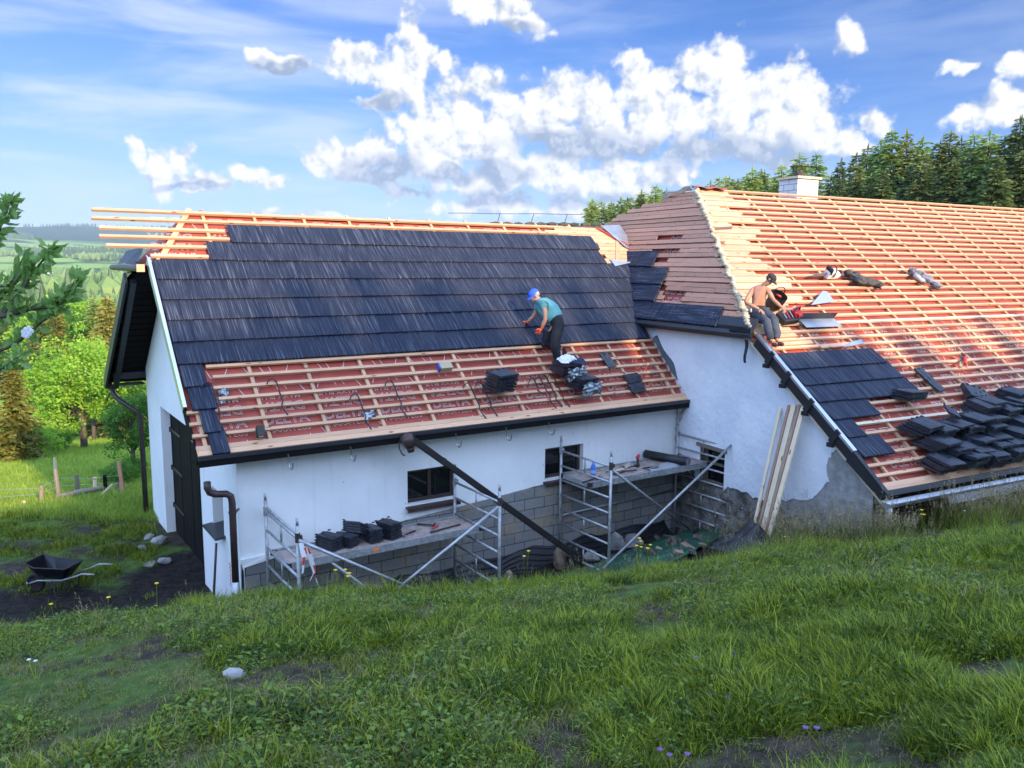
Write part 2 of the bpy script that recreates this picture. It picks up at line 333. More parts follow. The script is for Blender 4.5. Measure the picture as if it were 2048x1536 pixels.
def block_mat():
    m = bpy.data.materials.new('concrete_block'); m.use_nodes = True; g = NT(m.node_tree); p = g.n['Principled BSDF']
    tc = g.new('ShaderNodeTexCoord'); o = tc.outputs['Object']
    sx = g.new('ShaderNodeSeparateXYZ'); g.l.new(o, sx.inputs[0]); cb = g.new('ShaderNodeCombineXYZ'); g.l.new(sx.outputs[0], cb.inputs[0]); g.l.new(sx.outputs[2], cb.inputs[1])
    br = g.new('ShaderNodeTexBrick'); g.l.new(cb.outputs[0], br.inputs['Vector']); br.inputs['Scale'].default_value = 1
    br.inputs['Brick Width'].default_value = .44; br.inputs['Row Height'].default_value = .2; br.inputs['Mortar Size'].default_value = .007; br.inputs['Mortar Smooth'].default_value = .3
    br.inputs['Color1'].default_value = (.20, .197, .19, 1); br.inputs['Color2'].default_value = (.27, .262, .25, 1); br.inputs['Mortar'].default_value = (.06, .058, .055, 1)
    n = g.noise(o, 2.2, 5, .6); n2 = g.noise(g.mapping(o, loc=(5, 2, 1)), 14, 5, .65)
    c = g.mix(g.math('MULTIPLY', g.smooth(n, .5, .66), .55), br.outputs['Color'], (.36, .27, .16))
    c = g.mix(g.math('MULTIPLY', g.smooth(n2, .45, .8), .5), c, (.12, .115, .105))
    g.l.new(c, p.inputs['Base Color']); p.inputs['Roughness'].default_value = .92; p.inputs['Specular IOR Level'].default_value = .2
    bn = g.new('ShaderNodeBump'); bn.inputs['Distance'].default_value = .012
    g.l.new(g.math('SUBTRACT', g.math('MULTIPLY', n2, .35), br.outputs['Fac']), bn.inputs['Height']); g.l.new(bn.outputs[0], p.inputs['Normal'])
    return m
MT['block'] = block_mat()
def leaf_mat(name, a, b, rough=.55, trans=.35, rand=.25, nscale=.8):
    m = bpy.data.materials.new(name); m.use_nodes = True; g = NT(m.node_tree); p = g.n['Principled BSDF']
    oi = g.new('ShaderNodeObjectInfo'); ge = g.new('ShaderNodeNewGeometry')
    n = g.noise(ge.outputs['Position'], nscale, 3, .6)
    f = g.math('ADD', g.math('MULTIPLY', n, .7), g.math('MULTIPLY', oi.outputs['Random'], .45))
    rpi = ge.outputs['Random Per Island']
    f = g.math('ADD', g.math('SUBTRACT', f, .08), g.math('MULTIPLY', g.math('SUBTRACT', rpi, .5), rand*1.6))
    c = g.mix(g.smooth(f, .2, .85), a, b)
    g.l.new(c, p.inputs['Base Color']); p.inputs['Roughness'].default_value = rough; p.inputs['Specular IOR Level'].default_value = .25
    tr = g.new('ShaderNodeBsdfTranslucent'); g.l.new(c, tr.inputs[0]); mx = g.new('ShaderNodeMixShader'); mx.inputs[0].default_value = trans
    g.l.new(p.outputs[0], mx.inputs[1]); g.l.new(tr.outputs[0], mx.inputs[2]); g.l.new(mx.outputs[0], g.n['Material Output'].inputs[0])
    return m
MT['bark'] = pmat('grey_bark', (.11, .085, .065), .95, var=(.05, .04, .032), vscale=6, bump=.02, bscale=16, stretch=(1, 1, .3))
MT['spruce'] = leaf_mat('spruce_needles', (.09, .135, .04), (.27, .31, .10), trans=.35)
MT['larch'] = leaf_mat('larch_needles', (.18, .28, .06), (.36, .45, .13), trans=.4)
MT['sunlit_gold_spruce'] = leaf_mat('sunlit_spruce_needles', (.16, .16, .03), (.30, .28, .07), trans=.25)  # yellower spruce needles, with sunlight put into their colour
MT['lime'] = leaf_mat('fresh_green_leaves', (.17, .36, .03), (.36, .55, .07), trans=.5)
MT['beech'] = leaf_mat('green_leaves', (.06, .17, .02), (.16, .32, .05), trans=.45)
MT['apple_leaf'] = leaf_mat('apple_leaves', (.19, .34, .08), (.36, .52, .18), trans=.45)
MT['grass'] = leaf_mat('grass_blades', (.045, .085, .006), (.33, .385, .03), trans=.4, nscale=2.2, rand=.5)
MT['grass2'] = leaf_mat('yellow_green_grass', (.18, .30, .03), (.42, .52, .08), trans=.4, nscale=.9, rand=.4)
MT['weed'] = leaf_mat('broad_weed_leaves', (.04, .085, .013), (.20, .28, .05), trans=.35, nscale=2.5, rand=.5)
MT['straw'] = leaf_mat('dry_straw', (.20, .16, .08), (.34, .27, .14), trans=.2)
MT['yellow'] = pmat('yellow_petals', (.85, .62, .02), .6, trans=.3)
MT['white_petal'] = pmat('white_petals', (.8, .78, .8), .6, trans=.3)
MT['violet'] = pmat('violet_petals', (.14, .07, .2), .6)
MT['stone'] = pmat('grey_stone', (.34, .33, .31), .9, var=(.18, .17, .16), vscale=5, bump=.02, bscale=14, detail=8, rand=.15)
MT['brown_stone'] = pmat('brown_stone', (.27, .2, .13), .9, var=(.16, .12, .085), vscale=5, bump=.02, bscale=14, detail=8, rand=.2)
MT['rubber'] = pmat('tyre_rubber', (.015, .015, .015), .8)
MT['steel'] = pmat('tool_steel', (.4, .4, .42), .35, .9)
MT['white_plastic'] = pmat('white_plastic', (.7, .7, .7), .4)
MT['skin'] = pmat('skin', (.42, .22, .14), .55, var=(.34, .165, .10), vscale=6, spec=.4)
MT['skin_fair'] = pmat('fair_skin', (.52, .28, .19), .55, var=(.44, .22, .145), vscale=7, spec=.4)  # lighter skin tone of the standing roofer
# ------------------------------------------------------------------ frames of the two buildings
TA, TB = R(56.6), R(62.27)
uA = Vector((sin(TA), cos(TA), 0)); vA = Vector((-cos(TA), sin(TA), 0)); ZZ = Vector((0, 0, 1))
uB = Vector((sin(TB), cos(TB), 0)); vB = Vector((-cos(TB), sin(TB), 0))
EA = Vector((-4.33380, 11.13245, -2.66215)); P2 = Vector((5.63723, 12.00613, -3.35944)); PC = Vector((3.39249, 16.70613, -3.11018))
pA, pB = R(43.9), R(36.83)
lA = vA*cos(pA)+ZZ*sin(pA); lB = vB*cos(pB)+ZZ*sin(pB); nA = uA.cross(lA); nB = uB.cross(lB)
FA, FB = frame(EA, uA, vA, ZZ), frame(P2, uB, vB, ZZ)
def ra(s, l, n=0): return Vector((s, l*cos(pA)-n*sin(pA), l*sin(pA)+n*cos(pA)))      # wing-local point on the front slope
def rb(s, l, n=0): return Vector((s, l*cos(pB)-n*sin(pB), l*sin(pB)+n*cos(pB)))
NAl = Vector((0, -sin(pA), cos(pA))); NBl = Vector((0, -sin(pB), cos(pB)))
def MA(s, l, n=0, yaw=0, pitch=0):                                                  # world matrix of a thing lying on wing roof
    m = frame(EA+uA*s+lA*l+nA*n, uA, lA, nA); return m @ Matrix.Rotation(yaw, 4, 'Z') @ Matrix.Rotation(pitch, 4, 'X')
def MBr(s, l, n=0, yaw=0, pitch=0):
    m = frame(P2+uB*s+lB*l+nB*n, uB, lB, nB); return m @ Matrix.Rotation(yaw, 4, 'Z') @ Matrix.Rotation(pitch, 4, 'X')
def WA(s, t, h): return EA+uA*s+vA*t+ZZ*h
def WB_(s, t, h): return P2+uB*s+vB*t+ZZ*h

# ------------------------------------------------------------------ terrain
def vnoise(x, y, sc, seed=0, octv=4):
    x = np.asarray(x, float)/sc+seed*17.3; y = np.asarray(y, float)/sc+seed*9.1; o = 0; a = 1; tot = 0
    for k in range(octv):
        xi, yi = np.floor(x), np.floor(y); fx, fy = x-xi, y-yi; fx = fx*fx*(3-2*fx); fy = fy*fy*(3-2*fy)
        h = lambda i, j: np.modf(np.abs(np.sin(i*127.1+j*311.7+seed*13.7)*43758.5453))[0]
        v = (h(xi, yi)*(1-fx)+h(xi+1, yi)*fx)*(1-fy)+(h(xi, yi+1)*(1-fx)+h(xi+1, yi+1)*fx)*fy
        o = o+a*v; tot += a; a *= .5; x = x*2.03; y = y*2.03
    return o/tot
def sstep(v, a, b):
    t = np.clip((v-a)/(b-a), 0, 1); return t*t*(3-2*t)
def ground_z(x, y, detail=True):
    x = np.asarray(x, float); y = np.asarray(y, float); yy = np.maximum(y, .6); q = np.clip(x/yy, -.9, .9)
    K = [-.9, -.623, -.319, -.015, .137, .29, .45, .623, .9]
    rho = np.interp(q, K, [.49, .475, .434, .415, .396, .366, .35, .338, .33])
    ds = np.interp(q, K, [8, 8, 8, 9, 9.6, 10.4, 10, 9, 8.5])
    c = 1.45/ds**2; b = rho-2*1.45/ds
    bank = np.where(y > 0, -1.45-b*y-c*y*y, -1.45+.02*(-y))
    bank = bank-.28*np.maximum(0, y-ds-.35)**2
    bank = bank+np.where(y > 0, 1, 0)*((vnoise(x, y, .9, 3, 3)-.5)*.17*sstep(yy, 1.5, 4)+(vnoise(x, y, .33, 4, 2)-.5)*.07)*(1 if detail else 0)
    tb = -((x-PC.x)*vB.x+(y-PC.y)*vB.y); sb = (x-PC.x)*uB.x+(y-PC.y)*uB.y
    floor = -5.6+.29*np.clip(tb, 0, 7)*np.exp(-(np.minimum(sb, 0)/3.5)**2)
    r = np.hypot(x, y-2); az = np.arctan2(x, np.maximum(y, 1e-3))
    left = np.interp(r, [0, 19, 30, 60, 300, 800, 1500, 2000, 2600, 3100, 4200, 5500, 9000], [-5.6, -5.6, -7.0, -11.5, -19, -22, -10, 4, 38, 62, 140, 120, 60])
    left = left+sstep(r, 900, 3000)*((vnoise(x, y, 1300, 5, 3)-.5)*105)+sstep(r, 60, 300)*(vnoise(x, y, 160, 6, 3)-.5)*5
    right = np.interp(r, [0, 24, 60, 120, 400, 1500, 9000], [-5.6, -5.4, -4, -3, 0, 10, 40])
    w = sstep(az, -.30, .02); w = np.where(y < 0, 1, w)
    far = left*(1-w)+right*w
    fl = np.where(r < 19, floor, far+(floor+5.6)*np.exp(-np.maximum(r-19, 0)/6))
    fl = fl+(vnoise(x, y, 1.3, 8, 3)-.5)*.10*sstep(r, 6, 12)*(1 if detail else 0)
    k = .35; hh = np.clip(.5+.5*(bank-fl)/k, 0, 1)
    z = fl*(1-hh)+bank*hh+k*hh*(1-hh)
    back = -1.45+.06*np.maximum(-y, 0)+.035*np.maximum(x, 0)
    return np.where(y < 0, np.minimum(back, 4), np.where((y < 12) & (x > 8), np.maximum(z, -1.45+.035*x-.2*y-.006*y*y), z))
def gz(x, y): return float(ground_z(np.array([x]), np.array([y]))[0])

def terrain():
    n = 380; k = np.linspace(-1, 1, n); a = 3.2; span = np.arcsinh(6200/a)
    ax = a*np.sinh(k*span); X, Y = np.meshgrid(ax-1.5, ax+9.0); Zt = ground_z(X, Y)
    V = np.stack([X.ravel(), Y.ravel(), Zt.ravel()], 1)
    F = [(j*n+i, j*n+i+1, (j+1)*n+i+1, (j+1)*n+i) for j in range(n-1) for i in range(n-1)]
    me = bpy.data.meshes.new('ground'); me.from_pydata(V.tolist(), [], F); me.polygons.foreach_set('use_smooth', [True]*len(F))
    m = bpy.data.materials.new('ground_soil_and_fields'); m.use_nodes = True; g = NT(m.node_tree); p = g.n['Principled BSDF']
    tc = g.new('ShaderNodeTexCoord'); o = tc.outputs['Object']; sp = g.new('ShaderNodeSeparateXYZ'); g.l.new(o, sp.inputs[0]); x, y, z = sp.outputs
    r = g.vmath('LENGTH', g.vmath('MULTIPLY', o, (1, 1, 0)))
    n1 = g.noise(o, 1.2, 6, .65); n2 = g.noise(o, 9, 6, .7); n3 = g.noise(o, .25, 4, .6)
    soil = g.mix(g.smooth(n2, .35, .7), (.035, .027, .02), (.085, .068, .05))
    turf = g.mix(g.smooth(n2, .3, .7), (.05, .085, .02), (.10, .16, .035))
    near = g.mix(g.smooth(n1, .42, .58), soil, turf)
    # bare black earth in the yard by the gable, and a trodden path
    def spot(cx, cy, rx, ry, sh=.5):
        dx = g.math('DIVIDE', g.math('SUBTRACT', x, cx), rx); dy = g.math('DIVIDE', g.math('SUBTRACT', y, cy), ry)
        dd = g.math('SQRT', g.math('ADD', g.math('MULTIPLY', dx, dx), g.math('MULTIPLY', dy, dy)))
        return g.smooth(g.math('ADD', dd, g.math('MULTIPLY', g.math('SUBTRACT', n1, .5), 1.1)), 1.15, .75)
    black = g.math('MAXIMUM', spot(-7.0, 12.3, 3.0, 1.5), spot(-5.9, 14.2, 1.1, 1.7))
    black = g.math('MAXIMUM', black, spot(2.0, 14.6, 3.5, 1.6))
    near = g.mix(black, near, g.mix(g.smooth(n2, .35, .7), (.014, .012, .011), (.04, .033, .028)))
    path = spot(-9.0, 18.1, 2.6, .55)
    near = g.mix(g.math('MULTIPLY', path, .8), near, (.16, .13, .10))
    mead = g.mix(g.smooth(n2, .3, .7), (.16, .28, .03), (.30, .42, .06))
    near = g.mix(g.smooth(r, 19, 24), near, mead)
    # far fields and woodland floor
    vo = g.new('ShaderNodeTexVoronoi'); g.l.new(o, vo.inputs['Vector']); vo.inputs['Scale'].default_value = .0042
    fld = g.ramp(g.math('FRACT', g.math('MULTIPLY', g.vmath('DOT_PRODUCT', vo.outputs['Color'], (1, 1, 1)), 1.7)), [(0, (.13, .27, .04)), (.4, (.26, .37, .07)), (.7, (.17, .29, .05)), (1, (.32, .36, .12))])
    fo = g.smooth(g.noise(o, .0028, 5, .6), .50, .56)
    fld = g.mix(fo, fld, (.035, .07, .025))
    hill = g.smooth(r, 3000, 3300)
    fld = g.mix(hill, fld, (.03, .06, .025))
    c = g.mix(g.smooth(r, 45, 120), near, fld)
    g.l.new(c, p.inputs['Base Color']); p.inputs['Roughness'].default_value = .95; p.inputs['Specular IOR Level'].default_value = .1
    bn = g.new('ShaderNodeBump'); bn.inputs['Distance'].default_value = .04; g.l.new(n2, bn.inputs['Height']); g.l.new(bn.outputs[0], p.inputs['Normal'])
    me.materials.append(m); ob = bpy.data.objects.new('ground', me); C.objects.link(ob); tag(ob, kind='structure')
terrain()

# ------------------------------------------------------------------ roof pieces shared by both buildings
def tile_course(mb, P, s0, s1, l0, l1, n, seed, thick=.035, ds=.017, tile=.46, slantL=0, slantR=0):
    """one ribbed course: P(s,l,n) maps to local space; the course kicks up at its lower edge"""
    rr = np.random.default_rng(seed); k = max(2, int((s1-s0)/ds)); s = np.linspace(s0, s1, k+1)
    rib = rr.uniform(0, 1, k+1); rib = np.convolve(np.pad(rib, 2, 'edge'), [.2, .6, .2], 'same')[2:-2]
    rib = (rib > .52)*.006*rr.uniform(.5, 1.2, k+1)
    off = (seed*.37) % tile
    joint = np.abs(((s-off) % tile)) < ds*1.05
    tid = np.floor((s-off)/tile).astype(int); lift = np.array([((i*7919+seed*131) % 17)/17 for i in tid])*.005
    dl = np.array([((i*104729+seed*57) % 13)/13-.5 for i in tid])*.014
    V = []; rows = [(l1, .012, .0), (l0+.012, 1.0, 0), (l0, .85, 0), (l0, -.1, 0)]
    for (l, th, _) in rows:
        for i in range(k+1):
            f = (s[i]-s0)/max(s1-s0, 1e-6); sl = slantL*(1-f)*(l-l0)/(l1-l0)+slantR*f*(l-l0)/(l1-l0)
            h = n+(thick*th + (rib[i]+lift[i])*(1 if th > 0 else 0) - (.009 if joint[i] and th > 0 else 0))
            V.append(P(s[i]+sl, l+(dl[i] if l == l0 or th > .5 else 0), h))
    mb.add(V, [(j*(k+1)+i, (j+1)*(k+1)+i, (j+1)*(k+1)+i+1, j*(k+1)+i+1) for j in range(3) for i in range(k)])
    for i in (0, k):
        mb.add([V[i], V[(k+1)+i], V[2*(k+1)+i], V[3*(k+1)+i]], [(0, 1, 2, 3)])
def text_mesh(body, size, outline=False):
    cu = bpy.data.curves.new('lettering', 'FONT'); cu.body = body; cu.size = size; cu.align_x = 'CENTER'; cu.align_y = 'CENTER'; cu.resolution_u = 2
    if outline: cu.fill_mode = 'NONE'; cu.bevel_depth = size*.028; cu.bevel_resolution = 0
    ob = bpy.data.objects.new('lettering', cu); C.objects.link(ob); dg = bpy.context.evaluated_depsgraph_get(); dg.update()
    me = bpy.data.meshes.new_from_object(ob.evaluated_get(dg)); bpy.data.objects.remove(ob)
    V = [v.co.copy() for v in me.vertices]; F = [tuple(p.vertices) for p in me.polygons]; bpy.data.meshes.remove(me); return V, F
T_D = text_mesh('DELTA', .235, True); T_M = text_mesh('MAXX PLUS', .125)
def stamp(mb, P, s, l, n):
    """the printed pattern of the underlay: the two words, the same two upside down above, and line figures"""
    for (V, F), dl, sg in ((T_D, -.13, 1), (T_M, -.315, 1), (T_D, .13, -1), (T_M, .315, -1)):
        mb.add([P(s+sg*v.x, l+dl+sg*v.y, n) for v in V], [f if sg else f for f in F])
    for (q, e) in (((-.30, .43), (-.22, .60)), ((-.22, .60), (-.02, .60)), ((-.02, .60), (.02, .45)), ((.10, .60), (.34, .60)), ((.10, .60), (.16, .45)), ((.34, .60), (.46, .34)),
                   ((.30, -.43), (.22, -.60)), ((.22, -.60), (.02, -.60)), ((.02, -.60), (-.02, -.45)), ((-.10, -.60), (-.34, -.60)), ((-.10, -.60), (-.16, -.45)), ((-.34, -.60), (-.46, -.34))):
        a, b = Vector(q), Vector(e); d = (b-a).normalized(); w = Vector((-d.y, d.x))*.005
        mb.add([P(s+p_.x, l+p_.y, n) for p_ in (a+w, a-w, b-w, b+w)], [(0, 1, 2, 3)])

# ------------------------------------------------------------------ the wing (white building on the left)
def wing():
    T = thing('farm_wing', 'white farm wing with half finished black tiled roof and bare battens at its eave', 'building', FA)
    def part(name, mb, m, par=T, **k): return mb.build(name, m, par, **k)
    # --- walls
    H0 = -3.2; w = MB(); sg = .6
    under = lambda t: t*math.tan(pA)-.20 if t < 3.69 else 3.55-.20-(t-3.69)*.773
    hip = 2.45
    def strip(t0, t1, h0, h1=None):
        ts = [t0]+[t for t in (2.75, 4.87) if t0 < t < t1]+[t1]
        top = [min(under(t), hip) if h1 is None else h1 for t in ts]
        w.prism([(sg, t0, h0)]+[(sg, t1, h0)]+[(sg, t, h) for t, h in zip(reversed(ts), reversed(top))], (.38, 0, 0))
    strip(.4, 1.28, H0); strip(1.28, 1.98, -.97); strip(1.28, 1.98, H0, -1.62); strip(1.98, 2.78, H0)
    strip(2.78, 6.1, -.26); strip(6.1, 7.55, H0)
    # front wall, plaster above the block plinth, with two window openings
    ft = .4; low = [(.6, -1.83), (2.35, -1.72), (3.38, -1.6), (4.31, -1.54), (6.2, -1.39), (7.1, -1.38), (9.52, -1.42), (10.0, -1.42)]
    def lowy(s): return float(np.interp(s, [a for a, b in low], [b for a, b in low]))
    def fpanel(s0, s1, h0, h1, n=1):
        q = int(max(1, (s1-s0)/.12)) if h0 is None else 1
        bot = [(s0+(s1-s0)*i/q, ft, (lowy(s0+(s1-s0)*i/q)+random.uniform(-.018, .018)) if h0 is None else h0) for i in range(q+1)]
        w.prism(bot+[(s1, ft, h1), (s0, ft, h1)], (0, .35, 0))
    tp = .18
    fpanel(.98, 3.38, None, tp); fpanel(3.38, 4.31, None, -1.34); fpanel(3.38, 4.31, -.76, tp)
    fpanel(4.31, 6.2, None, tp); fpanel(6.2, 7.1, None, -1.31); fpanel(6.2, 7.1, -.715, tp); fpanel(7.1, 10.0, None, tp)
    w.prism([(.601, ft-.005, -1.83), (.98, ft-.002, lowy(.98)), (.98, ft-.002, tp), (.601, ft-.005, tp)], (0, .004, 0))
    w.box((.8, 7.38, -1.4), (.36, .35, 3.6))
    part('wall', w, MT['plaster'])
    b = MB(); top = [(s, .352, lowy(s)+.012) for s in np.linspace(.63, 10.0, 30)]
    b.prism([(.63, .352, H0), (10.0, .352, H0)]+list(reversed(top)), (0, .044, 0)); part('block_plinth', b, MT['block'])
    led = MB()
    led.prism([(.62, .33, -2.95), (.62, .33, -1.86), (1.12, .335, -1.79), (1.12, .335, -1.70), (.62, .36, -1.74), (.62, .395, -2.95)], (.02, 0, 0))
    led.box((.95, .37, -1.765), (.7, .06, .07)); part('plinth_ledge', led, MT['plaster'])
    # --- windows
    for (s0, s1, h0, h1) in ((3.38, 4.31, -1.34, -.76), (6.2, 7.1, -1.31, -.715)):
        f = MB(); t = ft+.13
        for bx in (((s0+s1)/2, t, h1-.03, s1-s0, .06), ((s0+s1)/2, t, h0+.03, s1-s0, .06)): f.box(bx[:3], (bx[3], .06, bx[4]))
        for x in (s0+.03, s1-.03, (s0+s1)/2): f.box((x, t+.002, (h0+h1)/2), (.06, .056, h1-h0-.12))
        fo = part('window_frame', f, MT['dark_metal'], bevel=.004)
        MB().box(((s0+s1)/2, t+.01, (h0+h1)/2), (s1-s0-.1, .008, h1-h0-.1)).build('pane', MT['glass'], fo)
        s = MB(); s.hexa([(s0-.04, ft-.09, h0-.075), (s1+.04, ft-.09, h0-.075), (s0-.04, ft+.12, h0-.035), (s1+.04, ft+.12, h0-.035), (s0-.04, ft-.09, h0-.045), (s1+.04, ft-.09, h0-.045), (s0-.04, ft+.12, h0-.005), (s1+.04, ft+.12, h0-.005)])
        s.box(((s0+s1)/2, ft-.092, h0-.085), (s1-s0+.08, .004, .055)); part('window_sill', s, MT['gutter_brown'])
    # something pale behind the second pane
    # gable window with projecting sill
    f = MB(); f.box((sg+.2, 1.63, -1.3), (.05, .7, .64)); fo = part('window_frame', f, MT['dark_metal'])
    MB().box((sg+.172, 1.63, -1.3), (.004, .58, .52)).build('pane', MT['glass'], fo)
    s = MB(); s.hexa([(sg-.16, 1.2, -1.66), (sg+.2, 1.2, -1.62), (sg-.16, 2.06, -1.66), (sg+.2, 2.06, -1.62), (sg-.16, 1.2, -1.63), (sg+.2, 1.2, -1.585), (sg-.16, 2.06, -1.63), (sg+.2, 2.06, -1.585)])
    part('window_sill', s, MT['anthracite'])
    # --- barn door, hinges and threshold
    d = MB(); y = 2.78
    while y < 6.1-.01:
        y2 = min(y+.155, 6.1); d.box((sg+.2+random.uniform(-.004, .004), (y+y2)/2, -1.62), (.04, y2-y-.008, 2.72)); y = y2
    do = part('barn_door', d, MT['dark_wood'])
    for h in (-.75, -1.55, -2.35):
        hb = MB(); hb.box((sg+.172, 5.62, h), (.014, .9, .05)); hb.tube([(sg+.16, 6.06, h-.05), (sg+.16, 6.06, h+.05)], .022, 6); hb.build('hinge', MT['dark_metal'], do)
    th = MB(); th.prism([(sg-.25, 2.6, -3.05), (sg-.25, 7.3, -3.05), (sg+.3, 7.3, -2.93), (sg+.3, 2.6, -2.93)], (0, 0, -.25)); part('threshold', th, MT['cement'])
    # --- red underlay, rafters' undersides, verge boards
    m = MB(); n0 = -.088
    sl_ = lambda b_: .02+max(0, 5.07*b_-3.86)*.70/1.2
    m.grid(lambda a, b_: ra(sl_(b_)+(10.92-sl_(b_))*a, .0+5.07*b_, n0-.012*abs(sin(a*11.9*pi))**.5*(.4+.6*sin(b_*23+a*60))*.6), 130, 30)
    for q in ((ra(.72, 5.05, -.05), ra(.02, 3.86, -.05), Vector((-.03, 5.2, 2.44))),): m.add(q, [(0, 1, 2)])
    m.add([ra(.72, 5.05, -.05), Vector((-.03, 5.2, 2.44)), Vector((2.4, 4.4, 2.9)), ra(2.4, 5.07, -.05)], [(0, 1, 2, 3)])
    for l in (1.33, 2.67, 4.02): m.add([ra(.03, l, n0+.006), ra(9.9, l, n0+.006), ra(9.9, l+.1, n0+.004), ra(.03, l+.1, n0+.004)], [(0, 1, 2, 3)])
    mo = part('underlay_membrane', m, MT['membrane'], smooth=True)
    st = MB()
    for i in range(11):
        for l in (.66, 2.02, 4.40): stamp(st, ra, .43+.95*i, l, n0+.013)
    st.build('printed_lettering', MT['print'], mo)
    so_ = MB(); q_ = [(.74, 3.69, 3.40), (-.03, 5.22, 2.235), (-.1, 8.12, .02), (11., 8.12, .02), (11., 3.69, 3.40)]
    so_.add(q_, [(0, 1, 2, 3, 4)]); so_.add([(x, y_, z+.10) for x, y_, z in q_], [(4, 3, 2, 1, 0)])
    for i in range(16):
        f0 = i/16; y_ = 5.3+2.75*f0; z_ = 3.40-(y_-3.69)*.763-.012
        so_.box((.25, y_, z_-.004), (.66, .165, .016), Matrix.Rotation(-math.atan(.763), 3, 'X'))
    part('rear_roof_slope', so_, MT['dark_wood'])
    vb = MB()
    vb.bar((-.06, 5.0, 2.36), (-.14, 8.14, .0), .05, .24, (0, .6, .8)); vb.bar((-.02, 7.75, .21), (.62, 7.75, .21), .12, .14); vb.bar((.1, 7.9, .0), (.6, 7.9, .0), .22, .04)
    vb.bar((.05, 4.9, 2.3), (.05, 8.0, -.06), .1, .1, (0, .6, .8))
    part('verge_board', vb, MT['anthracite'])
    v2 = MB(); v2.prism([ra(-.02, -.02, -.05), ra(-.02, 3.9, -.05), ra(-.02, 3.9, -.22), ra(-.02, -.02, -.22)], (.03, 0, 0)); v2.prism([ra(.0, .0, -.16), ra(.0, 3.9, -.16), ra(.62, 3.9, -.16), ra(.62, .0, -.16)], Vector((0, 0, -.03)))
    part('verge_underside', v2, MT['dark_wood'])
    # half hip gutter and metal bits at the gable top
    hg = MB(); hg.tube([(-.16, 2.75, 2.55), (-.2, 5.55, 2.55)], .05, 8); part('hip_gutter', hg, MT['dark_metal'])
    hf = MB(); hf.add([(-.14, 5.3, 2.62), (-.05, 3.6, 2.66), (.1, 3.9, 2.92), (.0, 5.1, 2.86)], [(0, 1, 2, 3)]); hf.add([(-.16, 4.3, 2.62), (-.05, 3.7, 2.6), (.06, 4.0, 2.9)], [(0, 1, 2)]); part('hip_flashing', hf, MT['anthracite'])
    hb = MB(); hb.box((-.17, 2.72, 2.56), (.12, .05, .12)); part('bracket_end', hb, MT['batten'])
    # --- counter battens and battens
    for s in (.13, 1.05, 1.95, 2.88, 3.78, 4.68, 5.57, 6.45, 7.36, 8.28, 9.22):
        part('counter_batten', MB().bar(ra(s, -.02, -.06), ra(s, 5.2 if s > .9 else 4.0, -.06), .055, .042, NAl), MT['batten'])
    part('counter_batten', MB().bar(ra(.20, 4.0, -.058), ra(.86, 5.22, -.058), .09, .04, NAl), MT['batten'])
    part('counter_batten', MB().bar(ra(9.9, 3.9, -.02), ra(10.55, 5.0, -.02), .09, .05, NAl), MT['batten'])
    for k in range(7):
        l = .345+.2085*k; s1 = 9.47+.03*l; s0 = (.42, .36, .3, .47, .36, .47, .41)[k]
        sa = -.02 if k in (0, 1, 2) else s0
        part('batten', MB().bar(ra(sa, l, -.02), ra(s1, l, -.02), .052, .04, NAl), MT['batten'])
    for l, s0, s1 in ((3.985, .02, .93), (4.215, -.61, 1.06), (4.43, -.68, 1.38), (4.63, -.66, 1.33), (4.86, -.74, 9.8), (5.07, -.71, 9.2)):
        part('batten', MB().bar(ra(s0, l, -.012), ra(s1, l, -.022), .056, .045, NAl), MT['batten'])
    for l, w_ in ((.04, .085), (.124, .075)):
        part('eave_board', MB().bar(ra(-.01, l, -.018), ra(9.44, l, -.018), w_, .032, NAl), MT['batten'])
    for k in range(10):
        l = 3.88+.128*k; part('sheathing_board', MB().bar(ra(9.3+(k % 3)*.2 if l < 4.7 else 8.4+.3*(k % 2), l, -.03), ra(10.55, l, -.03), .118, .03, NAl), MT['batten'])
    # --- laid tiles
    rows = [(1.63, .32, 9.42), (2.08, .0, 10.05), (2.525, .0, 10.2), (2.97, .0, 10.35), (3.415, .0, 10.5), (3.86, .92, 9.55), (4.305, 1.36, 9.6)]
    for k, (l, s0, s1) in enumerate(rows):
        if k == 0: s0 = 0.0
        t = MB(); top = l+.47
        if k == 4:
            tile_course(t, ra, .02, s1, l, l+.47, .004, 31+k)
        else: tile_course(t, ra, s0+.02, s1, l, top, .004, 31+k)
        part('tile_course', t, MT['tile'])
    for k, (l, s0, s1) in enumerate(((1.20, .03, .36), (.77, .06, .40), (.36, .14, .37), (-.02, .18, .42))):
        t = MB(); tile_course(t, ra, s0, s1, l, l+.47, .004, 61+k); part('tile_course', t, MT['tile'])
    vt = MB(); vt.bar(ra(-.035, .83, .03), ra(-.03, 3.9, .03), .05, .03, NAl); vt.bar(ra(-.05, .83, -.03), ra(-.045, 3.9, -.03), .016, .12, NAl)
    vto = part('verge_trim', vt, MT['zinc'])
    # --- fascia, brackets, downpipes
    fa = MB(); fa.bar((-.02, -.02, -.10), (9.45, -.02, -.10), .03, .13); fa.bar((-.02, .2, -.16), (9.45, .2, -.16), .42, .02); part('fascia', fa, MT['dark_wood'])
    dr = MB(); dr.bar((-.02, -.045, -.035), (9.45, -.045, -.035), .02, .06); part('drip_edge', dr, MT['anthracite'])
    for s in (1.24, 2.21, 4.06, 5.05, 5.96):
        part('gutter_bracket', MB().tube([(s, -.035, -.12)]+[(s+.015, -.11+.075*cos(a), -.26+.075*sin(a)) for a in np.linspace(0, -pi, 8)]+[(s+.02, -.19, -.22)], .011, 5), MT['steel'])
